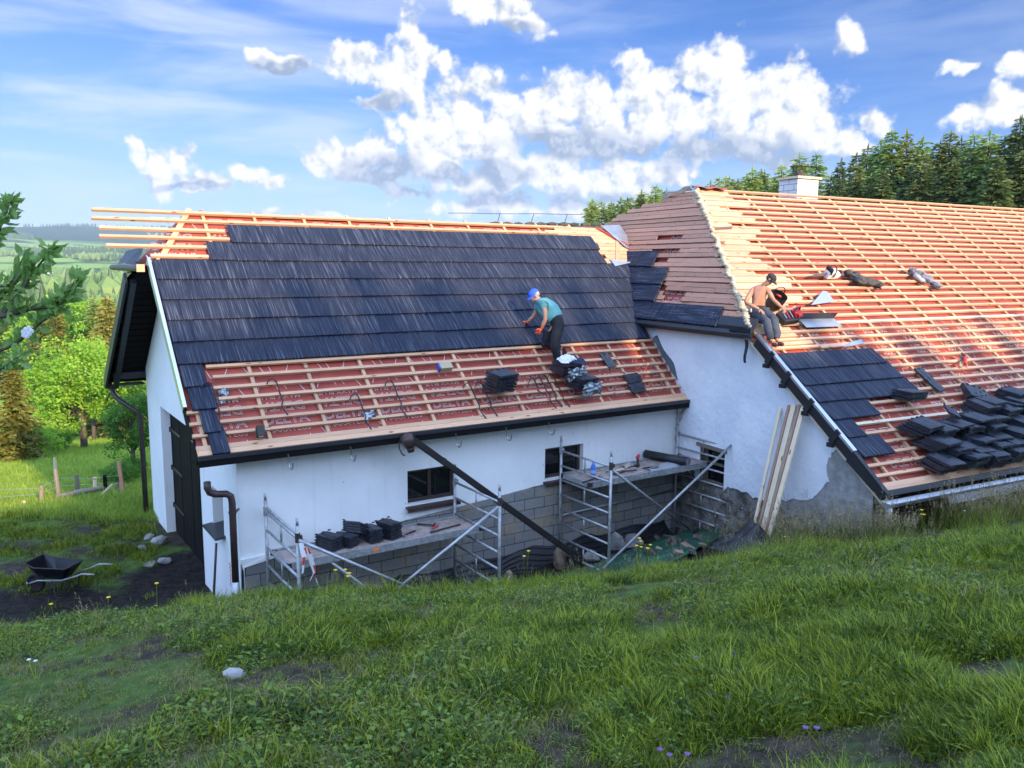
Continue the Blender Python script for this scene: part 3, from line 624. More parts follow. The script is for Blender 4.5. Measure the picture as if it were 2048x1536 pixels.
    part('gutter_bracket', MB().tube([(3.04, -.035, -.12), (3.02, -.06, -.24), (3.05, -.1, -.33), (3.1, -.09, -.36)], .012, 5), MT['dark_metal'])
    dp = MB()
    dp.tube([(.14, .22, -.44), (.14, .22, -.53), (.17, .22, -.60), (.24, .22, -.635), (.40, .22, -.655), (.46, .22, -.70), (.475, .22, -.80), (.475, .22, -2.02)], .052, 12)
    dpo = part('downpipe', dp, MT['gutter_brown'], smooth=True)
    MB().tube([(.475, .22, -2.0), (.475, .22, -3.1)], .06, 12).build('pipe_shoe', MT['grey_sheet'], dpo, smooth=True)
    MB().tube([(.475, .22, -.93), (.475, .22, -.96)], .06, 12).bar((.52, .22, -.945), (.60, .35, -.945), .02, .03).build('pipe_clamp', MT['dark_metal'], dpo)
    rp = MB(); rp.tube([(-.02, 8.1, -.08), (.0, 8.05, -.22), (.06, 7.95, -.32), (.3, 7.68, -.52), (.42, 7.66, -.62), (.46, 7.66, -.8), (.46, 7.66, -2.9)], .055, 10); rp.tube([(-.1, 8.14, .02), (-.02, 8.1, -.1)], [.1, .06], 10)
    part('downpipe', rp, MT['dark_metal'], smooth=True)
    # membrane upstand dangling along the neighbour's wall
    up = MB(); up.grid(lambda a, b_: ra(9.46+.17*b_+.03*sin(a*9), .06+1.55*a, .02+.30*b_*(1-.3*a)+.02*sin(a*14+b_*3)), 16, 4); part('wall_flashing', up, MT['anthracite'], smooth=True)
    gs = MB(); gs.add([Vector((10.05, 3.62, 3.58)), Vector((10.75, 3.75, 3.62)), ra(10.75, 4.28, .02), ra(10.45, 4.4, .02)], [(0, 1, 2, 3)]); gs.add([ra(9.72, 4.02, .03), ra(10.0, 3.9, .05), ra(10.3, 3.84, .1), ra(9.75, 3.78, .02)], [(0, 1, 2, 3)]); gs.add([ra(10.25, 3.84, .1), ra(10.9, 4.0, .42), ra(10.65, 3.78, .35)], [(0, 1, 2)])
    part('valley_flashing', gs, MT['grey_sheet'])
    rd = MB(); rd.bar(ra(9.95, 5.08, .0), ra(10.7, 4.32, .03), .05, .04, NAl); part('valley_edge', rd, MT['membrane'])
    # red pencilled scrawl on the pier
    mk = MB()
    mk.tube([(sg-.004, 1.0+.045*sin(k*2.1), -1.98-.022*k) for k in range(18)], .006, 4)
    part('red_scrawl', mk, MT['rust_red'])
wing()
# ------------------------------------------------------------------ the farmhouse (large roof on the right)
LH = Vector((1.76, 0, 2.82)).normalized(); NH = Vector((-LH.z, 0, LH.x))
def rh(y, l, n=0): return Vector((0, y, 2.23))+LH*l+NH*n
MT['shade_board'] = wood('reddish_shade_larch', (.54, .28, .18), (.41, .185, .115))  # larch colour reddened to carry the shade of the hip face
def house():
    T = thing('farmhouse', 'big farmhouse with limewashed gable, half hip and long roof stripped to orange battens', 'building', FB)
    def part(name, mb, m, par=T, **k): return mb.build(name, m, par, **k)
    # gable wall: rubble core, cement patch, plaster skin with a broken lower edge; window hole
    w = MB(); X0 = .2
    under = lambda y: min(y*math.tan(pB)-.16, 2.08)
    def strip(y0, y1, z0, z1=None, x=X0, th=.45, mb=w):
        ys = [y0]+[q for q in (2.99,) if y0 < q < y1]+[y1]
        tops = [under(q) if z1 is None else z1 for q in ys]
        mb.prism([(x, y0, z0), (x, y1, z0)]+[(x, q, h) for q, h in zip(reversed(ys), reversed(tops))], (th, 0, 0))
    strip(.35, 3.68, -3.2); strip(3.68, 4.40, -3.2, -.93); strip(3.68, 4.40, -.18); strip(4.40, 11.5, -3.2)
    part('wall', w, MT['rubble'])
    low = [(11.5, -.6), (5.3, -.62), (5.08, -.68), (4.78, -.71), (4.46, -.88), (4.40, -.90), (3.68, -.93), (3.57, -.81), (3.34, -.80), (3.1, -.80), (2.94, -.84), (2.76, -.83), (2.38, -.76), (2.1, -.72), (1.88, -.62), (1.52, -.51), (1.41, -.38), (1.33, -.28), (1.21, -.15), (1.27, -.01), (1.27, .15), (1.23, .26), (1.16, .35), (1.07, .47), (.95, .56)]
    rr = random.Random(3); jag = []
    for (a, b) in zip(low[:-1], low[1:]):
        jag.append(a)
        if a[0] < 5.2 and not 3.6 < a[0] < 4.5: jag += [(a[0]+(b[0]-a[0])*f+rr.uniform(-.02, .02), a[1]+(b[1]-a[1])*f+rr.uniform(-.035, .035)) for f in (.33, .66)]
    jag.append(low[-1])
    p = MB(); th = .03; x = X0-th
    a1 = [q for q in jag if q[0] >= 4.40]; a2 = [q for q in jag if q[0] <= 3.68]
    p.prism([(x, *q) for q in a1]+[(x, 4.40, 2.08), (x, 11.5, 2.08)], (th-.002, 0, 0))
    p.prism([(x, *q) for q in a2]+[(x, 2.99, 2.08), (x, 3.68, 2.08)], (th-.002, 0, 0))
    p.prism([(x, 4.40, -.18), (x, 3.68, -.15), (x, 3.68, 2.08), (x, 4.40, 2.08)], (th-.002, 0, 0))
    part('plaster_skin', p, MT['rough_plaster'])
    c = MB(); cp = [(.36, .1), (.36, -1.9), (2.0, -2.2), (2.2, -1.6), (2.05, -1.0), (2.3, -.74), (1.9, -.55), (1.3, .2), (.98, .53)]
    c.prism([(X0-.014, *q) for q in cp], (.013, 0, 0)); part('cement_patch', c, MT['cement'])
    lm = MB()
    for k in range(90):
        y = rr.uniform(.7, 5.1); z = rr.uniform(-2.3, -.95)+(.25*(y-3)/2 if y > 3 else 0)
        if (3.6 < y < 4.5 and z > -1) or y < 1.6: continue
        lm.blob((X0+.02, y, z), (.06, rr.uniform(.08, .2), rr.uniform(.05, .1)), k, 5, .4)
    part('rubble_stones', lm, MT['rubble'])
    mo = MB()
    for k in range(24): mo.blob((X0-.02, 5.14+rr.uniform(-.02, .01), -.75+.07*k), (.035, .03, .05), 300+k, 5, .4)
    for k in range(9): mo.blob((X0-.03, 5.08-.03*k, .2+.05*k), (.035, .05, .06), 330+k, 5, .5)
    part('mortar_joint', mo, MT['cement'])
    f = MB(); f.box((X0+.14, 4.04, -.22), (.06, .72, .06)); f.box((X0+.14, 4.04, -.88), (.06, .72, .06)); f.box((X0+.14, 4.04, -.5), (.05, .6, .05))
    for y in (3.72, 4.36): f.box((X0+.14, y, -.55), (.06, .07, .6))
    f.box((X0-.02, 4.05, -.15), (.09, .86, .07)); fo = part('window_frame', f, MT['old_wood'])
    MB().box((X0+.15, 4.04, -.55), (.01, .6, .62)).build('pane', MT['glass'], fo)
    fw_ = MB(); fw_.box((9.6, .62, -1.4), (18.7, .3, 3.2)); fw_.box((9.6, .3, -1.02), (18.7, .5, .16)); part('front_wall', fw_, pmat('dark_brown_brick', (.08, .04, .028), .9, var=(.03, .018, .014), vscale=5, bump=.02, bscale=14))
    # roof planes
    m = MB(); n0 = -.088; SR = 19.0
    hs = lambda l: max(0.0, (l-3.71)*1.76/4.72)
    nv = 40
    m.grid(lambda a, b: rb(hs(8.44*b)+(SR-hs(8.44*b))*a, 8.44*b, n0-.008*abs(sin(a*60+b*9))), 160, nv)
    hip = [(2.97, 0), (10.5, 0), (10.5, 1.6), (9.3, 2.72), (8.7, 2.88), (8.0, 3.05), (7.3, 3.24), (6.74, 3.32)]
    m.add([rh(y, l, -.07) for y, l in hip], [tuple(range(len(hip)))])
    m.add([rb(1.76, 8.44, n0), rb(SR, 8.44, n0), (SR, 13.4, 0), (.2, 13.4, 0), (0, 10.5, 2.2), rh(7.3, 3.24)], [(0, 1, 2, 3, 4, 5)])
    for l in (1.3, 2.62, 3.95, 5.28, 6.6, 7.9): m.add([rb(max(hs(l), .03), l, n0+.006), rb(SR, l, n0+.006), rb(SR, l+.09, n0+.005), rb(max(hs(l), .03), l+.09, n0+.005)], [(0, 1, 2, 3)])
    mo_ = part('underlay_membrane', m, MT['membrane'], smooth=True)
    st = MB()
    for i in range(16):
        for l in (.66, 1.98, 3.30):
            s = 1.0+.95*i+.3*(l > 1)
            if s > hs(l+.5)+.5: stamp(st, rb, s, l, n0+.012)
    for y, l in ((5.6, .62), (6.4, 1.9)): stamp(st, lambda s_, l_, n_: rh(s_, l_, n_), y, l, -.05)
    st.build('printed_lettering', MT['print'], mo_)
    for i in range(20):
        s = .42+.93*i
        l0 = 0 if s < 18.9 else 0; l1 = 8.4 if s > 1.76 else 3.71+s*4.72/1.76
        part('counter_batten', MB().bar(rb(s, -.02, -.06), rb(s, l1, -.06), .055, .042, NBl), MT['batten'])
    rr = random.Random(11)
    for k in range(40):
        l = .31+.2085*k; s0 = hs(l)+.03 if l > 3.6 else .06
        b = MB(); cut = rr.uniform(3, 9); dz = rr.uniform(-.006, .006)
        b.bar(rb(s0, l+rr.uniform(-.006, .006), -.02), rb(s0+cut, l, -.02), .054, .04, NBl); b.bar(rb(s0+cut+.004, l+dz, -.021), rb(SR, l-dz, -.021), .054, .04, NBl)
        part('batten', b, MT['pale_board'] if k in (5, 17) else MT['batten'])
        if l > 3.5 and k < 39:
            wd = 1.0+.35*sin(k*2.3)+rr.uniform(-.1, .2)+(.25 if k < 24 else 0)
            b = MB(); b.bar(rb(s0+.02, l+.072, -.022), rb(s0+wd, l+.072, -.022), .072, .036, NBl); b.bar(rb(s0+.02, l+.137, -.026), rb(s0+wd-rr.uniform(-.15, .2), l+.137, -.026), .062, .034, NBl)
            part('sheathing_board', b, MT['batten'])
    for l, s0, s1 in ((3.31, .42, 1.2), (3.52, .4, .95), (3.20, 1.3, 2.1)):
        part('sheathing_board', MB().bar(rb(s0, l, -.005), rb(s1, l+.02, -.005), .09, .034, NBl), MT['batten'])
    for l, w_ in ((.045, .09), (.132, .08)):
        part('eave_board', MB().bar(rb(.02, l, -.016), rb(SR, l, -.016), w_, .032, NBl), MT['batten'])
    # hip face, close boarded, some boards missing
    gaps = {17: [(7.2, 6.35)], 14: [(7.05, 6.2)], 12: [(7.1, 6.3)], 10: [(7.0, 6.6)], 8: [(6.7, 6.3)], 7: [(6.5, 6.0)], 6: [(6.2, 5.9)], 5: [(6.0, 5.3)], 4: [(5.9, 5.2)], 3: [(5.8, 5.0)], 2: [(5.95, 5.1)], 1: [(5.9, 5.4)]}
    rr = random.Random(5); y0f = lambda l: 2.97+(6.74-2.97)*l/3.324
    def y1f(l): return float(np.interp(l, [0, 1.6, 2.72, 2.88, 3.05, 3.24, 3.33], [10.5, 10.5, 9.3, 8.7, 8.0, 7.3, 6.8]))
    nrow = 28
    for k in range(nrow):
        l = .06+k*3.26/nrow; ya = y0f(l)+.02; yb = y1f(l)+(rr.uniform(-.15, .25) if l > 2.3 else 0)
        segs = [(ya, yb)]
        if k in gaps:
            for g1, g0 in gaps[k]: segs = [(ya, g0+rr.uniform(-.1, .1)), (g1+rr.uniform(-.1, .1), yb)]
        b = MB(); jt = rr.uniform(-.012, .012); nn = rr.uniform(-.006, .01)
        for a, e in segs:
            mid = a+(e-a)*rr.uniform(.25, .75)
            for q0, q1 in ((a, mid-.003), (mid+.003, e)):
                if q1-q0 > .05: b.bar(rh(q0, l+jt, nn), rh(q1, l+rr.uniform(-.008, .008), nn), .098, .034, NH)
        part('sheathing_board', b, MT['shade_board'])
    under_b = MB()
    for l in (.02, .46, .9, 1.55, 1.9, 2.25): under_b.bar(rh(7.4, l, -.035), rh(4.9, l, -.035), .05, .03, NH)
    part('batten', under_b, MT['shade_board'])
    dk = MB()
    for l, a, e in ((2.27, 7.15, 6.4), (1.93, 7.0, 6.3), (1.6, 6.9, 6.3)): dk.add([rh(a, l-.08, -.03), rh(e, l-.08, -.03), rh(e, l+.06, -.03), rh(a, l+.06, -.03)], [(0, 1, 2, 3)])
    part('dark_gap_sheet', dk, MT['anthracite'])  # dark sheet set behind the gaps between hip boards
    # mortar and foam bead on the hip
    fo = MB(); rr = random.Random(9)
    for i in range(64):
        t = (i+.5)/64; q = Vector((0, 2.97, 2.23)).lerp(Vector((1.76, 6.74, 5.05)), t); r_ = .05+rr.uniform(-.006, .01)+.008*sin(t*17)
        fo.blob(q+Vector((rr.uniform(-.03, .03), rr.uniform(-.03, .03), .035)), (r_, r_*1.35, .045), i, 7, .2)
    for i in range(60):
        t = rr.random(); q = Vector((0, 2.97, 2.23)).lerp(Vector((1.76, 6.74, 5.05)), t); d = rr.uniform(.06, .2); 
        q = q+(Vector((0, d, 0)) if rr.random() < .75 else Vector((d*.8, 0, 0))); fo.blob(q+NH*.005, (.035, .06, .02), 400+i, 6, .4)
    part('hip_sealing_foam', fo, MT['foam'], smooth=True)
    rs = MB(); rs.grid(lambda a, b: rh(6.78+.95*a, 3.26-.16*a+.12*b, .03+.10*sin(b*pi)+.03*sin(a*11)), 14, 8); part('ridge_sheet', rs, MT['grey_sheet'], smooth=True)
    rc = MB(); rc.grid(lambda a, b: Vector((1.72+.9*a, 6.74+.12*(b-.5)*2, 5.07+.04*sin(b*pi)+.02*sin(a*13))), 14, 6); part('ridge_membrane', rc, MT['membrane'])
    # tiles
    for k, (l, s0, s1) in enumerate(((2.66, .12, 2.55), (2.26, .12, 2.62), (1.86, .12, 2.68), (1.47, .12, 1.25), (1.07, .12, .55), (.67, .1, .83))):
        t = MB(); tile_course(t, rb, s0, s1, l, l+.42, .004, 81+k); part('tile_course', t, MT['tile'])
    for k, (l, y0, y1, sl) in enumerate(((-.03, 3.82, 6.9, 0), (.40, 6.02, 7.3, 0), (.82, 6.07, 7.8, 0), (1.25, 6.72, 8.2, 0))):
        t = MB(); tile_course(t, lambda s_, l_, n_: rh(s_, l_, n_), y0, y1, l, l+.43, .045, 95+k, slantL=.05); part('tile_course', t, MT['tile'])
    # hip eave flashing, verge box
    he = MB(); he.prism([rh(2.9, -.06, .0), rh(2.9, .02, .06), rh(2.9, .2, .07), rh(2.9, .2, .0)], (0, 1.0, 0)); he.prism([rh(2.9, -.07, -.02), rh(2.9, -.05, .05), rh(2.9, -.13, .05), rh(2.9, -.16, -.03)], (0, 3.9, 0))
    for i in range(9): he.bar(rh(2.88+.05*i, .0, .09), rh(2.84+.07*i, -.1, .07), .012, .05, NH)
    part('hip_eave_flashing', he, MT['anthracite'])
    he2 = MB(); he2.box((.12, 6.0, 2.1), (.2, 5.6, .09)); he2.bar((.1, 2.8, 2.14), (.1, 3.3, 2.14), .09, .06); part('wall_plate', he2, MT['old_wood'])
    vb = MB(); vb.prism([rb(.0, .78, .0), rb(.0, 3.5, .0), rb(.0, 3.5, -.17), rb(.0, .78, -.17)], (.05, 0, 0)); vb.prism([rb(-.02, -.03, .01), rb(-.02, .8, .03), rb(-.02, .8, -.19), rb(-.02, -.03, -.15)], (.08, 0, 0))
    vo = part('verge_box', vb, MT['black_plastic'])
    zt = MB(); zt.prism([rb(-.025, .8, .008), rb(-.02, 3.55, .008), rb(-.02, 3.55, .05), rb(-.025, .8, .05)], (.085, 0, 0)); part('verge_trim', zt, MT['zinc'])
    vw = MB(); vw.prism([rb(.02, -.05, -.171), rb(.02, 3.6, -.171), rb(.02, 3.6, -.22), rb(.02, -.05, -.22)], (.15, 0, 0)); part('verge_rafter', vw, MT['pale_board'])
    for l in (3.05, 2.55, 1.9, 1.2):
        sb = MB(); sb.bar(rb(-.01, l, -.2), rb(-.01, l, .06), .03, .1, (0, 1, 0)); sb.box(rb(-.05, l-.05, -.2), (.05, .12, .07)); part('membrane_strap', sb, MT['black_plastic'])
    ht = MB(); ht.grid(lambda a, b: Vector((-.03+.02*sin(a*6), 3.05+.09*(b-.5)*(1-.3*a), 2.05-.42*a)), 6, 2); part('hanging_strip', ht, MT['black_plastic'])
    # eave gutter with end cap and outlet
    gt = MB(); arc = [(-.09+.085*cos(a), -.13+.085*sin(a)) for a in np.linspace(pi, 2*pi, 9)]
    gt.grid(lambda a, b: Vector((-.1+19*a, arc[int(round(b*8))][0], arc[int(round(b*8))][1])), 24, 8)
    gt.add([(-.1, y, z) for y, z in arc], [tuple(range(9))]); part('gutter', gt, MT['grey_sheet'], smooth=True)
    gl = MB(); gl.prism([(.02, -.02, -.06), (.02, .0, .02), (.02, .03, .02), (.02, .03, -.06)], (18.9, 0, 0)); part('drip_edge', gl, MT['anthracite'])
    gp = MB(); gp.prism([(1.25, -.2, -.30), (1.25, -.16, -.18), (1.25, -.14, -.18), (1.25, -.18, -.3)], (8, 0, .02)); part('gutter_board', gp, MT['cement'])
    dp = MB(); dp.tube([(-.03, -.09, -.2), (-.02, -.1, -.4), (.05, .02, -.75), (.12, .05, -.95), (.14, .05, -1.6)], .05, 10); part('downpipe', dp, MT['grey_sheet'], smooth=True)
    # chimney
    ch = MB(); ch.box((5.85, 7.62, 4.85), (.72, .62, 1.35)); m_ = bpy.data.materials.new('white_chimney_brick'); m_.use_nodes = True; g = NT(m_.node_tree); p_ = g.n['Principled BSDF']
    tc = g.new('ShaderNodeTexCoord'); sx = g.new('ShaderNodeSeparateXYZ'); g.l.new(tc.outputs['Object'], sx.inputs[0]); cb = g.new('ShaderNodeCombineXYZ')
    g.l.new(g.math('ADD', sx.outputs[0], sx.outputs[1]), cb.inputs[0]); g.l.new(sx.outputs[2], cb.inputs[1]); br = g.new('ShaderNodeTexBrick'); g.l.new(cb.outputs[0], br.inputs['Vector'])
    br.inputs['Scale'].default_value = 1; br.inputs['Brick Width'].default_value = .34; br.inputs['Row Height'].default_value = .15; br.inputs['Mortar Size'].default_value = .009
    br.inputs['Color1'].default_value = (.72, .71, .69, 1); br.inputs['Color2'].default_value = (.62, .61, .6, 1); br.inputs['Mortar'].default_value = (.2, .22, .27, 1)
    g.l.new(br.outputs['Color'], p_.inputs['Base Color']); p_.inputs['Roughness'].default_value = .85
    co = part('chimney', ch, m_)
    MB().box((5.85, 7.62, 5.56), (.84, .74, .055)).build('chimney_cap', MT['pale_board'], co)
    cw = MB(); cw.tube([(5.85, 7.62, 5.6), (5.85, 7.62, 5.72)], .14, 10)
    for a in range(4): cw.tube([(5.85+.13*cos(a*pi/2+.4), 7.62+.13*sin(a*pi/2+.4), 5.7), (5.85+.17*cos(a*pi/2+.4), 7.62+.17*sin(a*pi/2+.4), 5.86)], .012, 5)
    cw.tube([(5.85, 7.62, 5.86), (5.85, 7.62, 5.88)], .24, 12); cw.build('cowl', MT['dark_metal'], co)
house()

# ------------------------------------------------------------------ old barn behind, ridge just above the wing
def old_barn():
    a = Vector((-.7, 25.8, 1.26)); b = Vector((6.5, 26.6, 1.32)); x = (b-a); L = x.length; x.normalize(); y = Vector((-x.y, x.x, 0)).normalized()
    T = thing('old_barn', 'old barn behind the wing, its mossy dark tiled ridge just showing', 'building', frame(a, x, y, ZZ))
    t = MB(); rr = np.random.default_rng(4)
    for r in range(10):
        for i in range(int(L/.2)):
            o = rr.uniform(-.012, .012); t.bar((i*.2+.1, -.05-r*.22, -.08-r*.2+o), (i*.2+.1, -.34-r*.22, -.3-r*.2+o), .19, .022, (0, -.7, .7))
    for i in range(int(L/.35)): t.blob((i*.35+.17, 0, -.03), (.2, .1, .07), i, 6, .25)
    t.build('roof', pmat('old_mossy_tile', (.10, .075, .06), .95, var=(.05, .055, .035), vscale=4, bump=.02, bscale=20), T)
    w = MB(); w.prism([(0, -2.3, -2.3), (0, 0, -.25), (0, 2.3, -2.3), (0, 2.3, -7), (0, -2.3, -7)], (L, 0, 0)); w.build('wall', MT['rough_plaster'], T)
    wire = MB(); wire.tube([(-1.3+.7*i, .0, .28+.008*sin(i*2)) for i in range(13)], .008, 4)
    for i in range(7): wire.tube([(.2+i*1.05, 0, -.05), (.3+i*1.05, 0, .29)], .01, 4)
    wire.build('lightning_conductor', MT['dark_metal'], T)
old_barn()

# ------------------------------------------------------------------ scaffolds (wing-local coordinates under an Empty at their foot)
def scaffold(name, label, s0, s1, top, deck, braces, tags):
    T = thing(name, label, 'scaffold', FA @ Matrix.Translation((s0, .2, -2.94)), 'aluminium scaffolds along the wing wall')
    Q = lambda s, t, h: Vector((s-s0, t-.2, h+2.94)); TN = -1.22; TF = .2; r = .026
    for s in (s0, s1):
        f = MB()
        for t in (TN, TF): f.tube([Q(s, t, -2.98), Q(s, t, top-.1)], r, 10); f.tube([Q(s, t, top-.1), Q(s, t, top)], .02, 8)
        for k in range(8):
            h = top-.28-.275*k
            if h > -2.95: f.tube([Q(s, TN, h), Q(s, TF, h)], .02, 8)
        m_ = (TN+TF)/2
        for k in (0, 2, 4, 6):
            h = top-.28-.275*k
            if h-.27 > -2.95: f.tube([Q(s, m_, h), Q(s, m_, h-.275)], .016, 6)
        fo = f.build('frame', MT['alu'], T, smooth=True)
        for t in (TN, TF):
            MB().tube([Q(s, t, top-.33), Q(s, t, top-.2)], .036, 8).box(Q(s+.035, t, top-.27), (.05, .05, .06)).build('coupler', MT['dark_metal'] if t == TN else MT['alu'], fo)
    (d0, d1, t0, t1, h) = deck
    p = MB(); p.box(Q((d0+d1)/2, (t0+t1)/2, h-.012), (d1-d0, t1-t0-.06, .016)); po = p.build('platform', MT['ply'], T)
    rl = MB()
    for t in (t0, t1): rl.box(Q((d0+d1)/2, t, h-.03), (d1-d0, .03, .11))
    for s in (d0, d1): rl.box(Q(s, (t0+t1)/2, h-.03), (.03, t1-t0-.034, .09))
    rl.build('deck_rail', MT['alu'], po)
    hk = MB()
    for s in (d0, d1):
        for t in (t0, t1): hk.box(Q(s, t, h-.02), (.09, .05, .08))
    hk.build('deck_hook', MT['dark_metal'], po)
    for a, b in braces: MB().tube([Q(*a), Q(*b)], .024, 8).build('brace', MT['alu'], T, smooth=True)
    for (s, t, h_) in tags:
        st = MB(); st.box(Q(s, t, h_), (.11, .004, .05)); st.build('sticker', pmat('orange_sticker', (.75, .22, .04), .5), po)
    return T
scaffold('scaffold', 'aluminium scaffold carrying black tile stacks below the larger window', .95, 4.17, -.73, (1.0, 4.2, -.62, .05, -1.58),
    [((.95, .26, -.94), (2.6, .26, -2.75)), ((.95, -1.27, -1.02), (2.84, -1.27, -2.2)), ((4.12, -1.27, -1.06), (2.05, -1.27, -2.2)), ((1.63, -.6, -1.66), (2.5, -.6, -2.5))], [(2.34, -.637, -1.6)])
scaffold('scaffold', 'aluminium scaffold in the inner corner carrying a black roll and tools', 6.42, 9.38, -.46, (6.45, 9.42, -.62, .18, -1.18),
    [((9.33, -1.27, -.69), (6.25, -1.27, -2.5)), ((6.48, -1.17, -.81), (9.3, -.3, -2.6)), ((6.45, .26, -2.0), (9.4, .26, -1.92))], [])
# ------------------------------------------------------------------ trees
def rhomb(V, F, p, d, w, n=None):
    """leaf-shaped face from p along d with half width vector w"""
    o = len(V); V += [p, p+d*.45+w, p+d, p+d*.45-w]; F.append((o, o+1, o+2, o+3))
def conifer_mesh(h, r, seed, mat, airy=0, base=.08, spray=.34, pw=.85):
    rr = np.random.default_rng(seed); V = []; F = []
    z = h*base
    while z < h*.985:
        f = (z/h-base)/(1-base); L0 = r*((1-f)**pw)*(1-.25*(f < .12)*(1-f/.12))+.06
        n = int(rr.integers(8, 12)) if f < .93 else 5
        a0 = rr.uniform(0, 6.28)
        for i in range(n):
            if rr.random() < airy*.3: continue
            a = a0+i*6.283/n+rr.uniform(-.3, .3); L = L0*rr.uniform(.5, 1.25); up = .25*(f-.35)+rr.uniform(-.15, .15); zo = rr.uniform(-.3, .3)*min(1, 2*(1-f))*h/12
            o = np.array([cos(a), sin(a), 0]); k = max(2, int(L/(spray*.40)))
            for j in range(k):
                t = (j+.4)/k; p = o*L*t+np.array([0, 0, z+zo+L*t*up-.28*L*t*t])
                for q in range(3 if t > .25 else 2):
                    yaw = a+rr.choice((-1, 1))*rr.uniform(.1, 1.0); s = spray*rr.uniform(1.0, 1.9)*(1-.3*f)
                    d = np.array([cos(yaw), sin(yaw), rr.uniform(-.55, .12)])*s
                    w = np.cross(d, [rr.normal()*.9, rr.normal()*.9, .7]); w = w/np.linalg.norm(w)*s*rr.uniform(.14, .26)
                    rhomb(V, F, p, d, w)
        z += (.16+.20*(1-f))*h/12*rr.uniform(.8, 1.2)
    for i in range(5): rhomb(V, F, np.array([0, 0, h*.95]), np.array([rr.uniform(-.1, .1), rr.uniform(-.1, .1), h*.055]), np.array([.05*cos(i), .05*sin(i), 0]))
    me = bpy.data.meshes.new('crown'); me.from_pydata([tuple(v) for v in V], [], F); me.materials.append(mat); return me
def trunk_mesh(h, r, lean=0):
    return MB().tube([(lean*h*t*t, 0, h*t-.3*(t == 0)) for t in (0, .1, .35, .7, 1)], [r*1.25, r, r*.75, r*.4, r*.08], 8).mesh('trunk', MT['bark'], True)
def broad_meshes(h, r, seed, mat, leaf=.15, n=8000, trunk=.22, zs=.62, clusters=60):
    rr = np.random.default_rng(seed); V = []; F = []; c0 = np.array([0, 0, h*(1-zs/2)]); R3 = np.array([r, r, h*zs/2])
    cs = []
    for i in range(clusters):
        d = rr.normal(size=3); d /= np.linalg.norm(d); k = rr.uniform(.45, .95); cs.append((c0+d*R3*k*(1+.18*sin(3*d[0]*5+seed)), rr.uniform(.16, .34)*r))
    per = n//clusters
    for c, cr in cs:
        for j in range(per):
            d = rr.normal(size=3); d /= np.linalg.norm(d); p = c+d*cr*np.array([1.1, 1.1, .75])*rr.uniform(.5, 1.05)
            s = leaf*rr.uniform(.6, 1.3); e = rr.normal(size=3); e[2] = e[2]*.6-.25; e /= np.linalg.norm(e); w = np.cross(e, rr.normal(size=3)); w = w/np.linalg.norm(w)*s*.36
            rhomb(V, F, p, e*s, w)
    me = bpy.data.meshes.new('crown'); me.from_pydata([tuple(v) for v in V], [], F); me.materials.append(mat)
    t = MB(); t.tube([(0, 0, -.3), (.02, 0, h*.15), (.05, .03, h*.4), (0, .02, h*.8)], [trunk*1.2, trunk, trunk*.6, trunk*.1], 8)
    for c, cr in cs[:14]: t.tube([(0.03, .01, h*rr.uniform(.2, .45)), tuple(np.array([0, 0, h*.12])+c*.55), tuple(c)], [trunk*.35, trunk*.2, .01], 5)
    return me, t.mesh('trunk', MT['bark'], True)
PROTO = {}
for k, (h, r, mt, airy, sp) in {'S0': (12, 2.1, 'spruce', 0, .26), 'S1': (12, 1.8, 'spruce', .4, .25), 'S2': (12, 2.4, 'spruce', .2, .27), 'L0': (12, 1.7, 'larch', 1.0, .24), 'L1': (12, 2.0, 'larch', .8, .24), 'G0': (6, 1.5, 'sunlit_gold_spruce', .2, .18), 'G1': (6, 1.3, 'sunlit_gold_spruce', .8, .18)}.items():
    PROTO[k] = (conifer_mesh(h, r, hash(k) % 1000 if False else sum(map(ord, k))*7, MT[mt], airy, .05, sp, .62 if k[0] == 'L' else .85), trunk_mesh(h*.98, h*.016), h, r)
for k, (h, r, mt, lf, n) in {'D0': (6, 2.7, 'lime', .17, 11000), 'D1': (6, 2.0, 'beech', .15, 8000), 'D2': (6, 1.7, 'lime', .16, 6000), 'B0': (2, 1.1, 'beech', .09, 5000), 'B1': (2, 1.2, 'lime', .1, 4000)}.items():
    a, b = broad_meshes(h, r, sum(map(ord, k)), MT[mt], lf, n, .16 if h > 3 else .05, .78 if k != 'B0' else .95, 70)
    PROTO[k] = (a, b, h, r)
def tree(kind, x, y, top, label, group, name=None, rw=1.0, base=None, cat='tree'):
    cm, tm, h, r = PROTO[kind]; b = gz(x, y) if base is None else base; k = (top-b)/h
    o = bpy.data.objects.new(name or ('spruce_tree' if kind[0] in 'SG' else 'larch_tree' if kind[0] == 'L' else 'broadleaf_tree'), None); C.objects.link(o)
    o.location = (x, y, b); o.rotation_euler = (0, 0, random.uniform(0, 6.28)); o.scale = (k*rw, k*rw, k); tag(o, label, cat, group)
    for nm, me in (('crown', cm), ('trunk', tm)):
        c = bpy.data.objects.new(nm, me); C.objects.link(c); c.parent = o
    return o
def pxy(px, Y): return (px-1024)/1644*Y
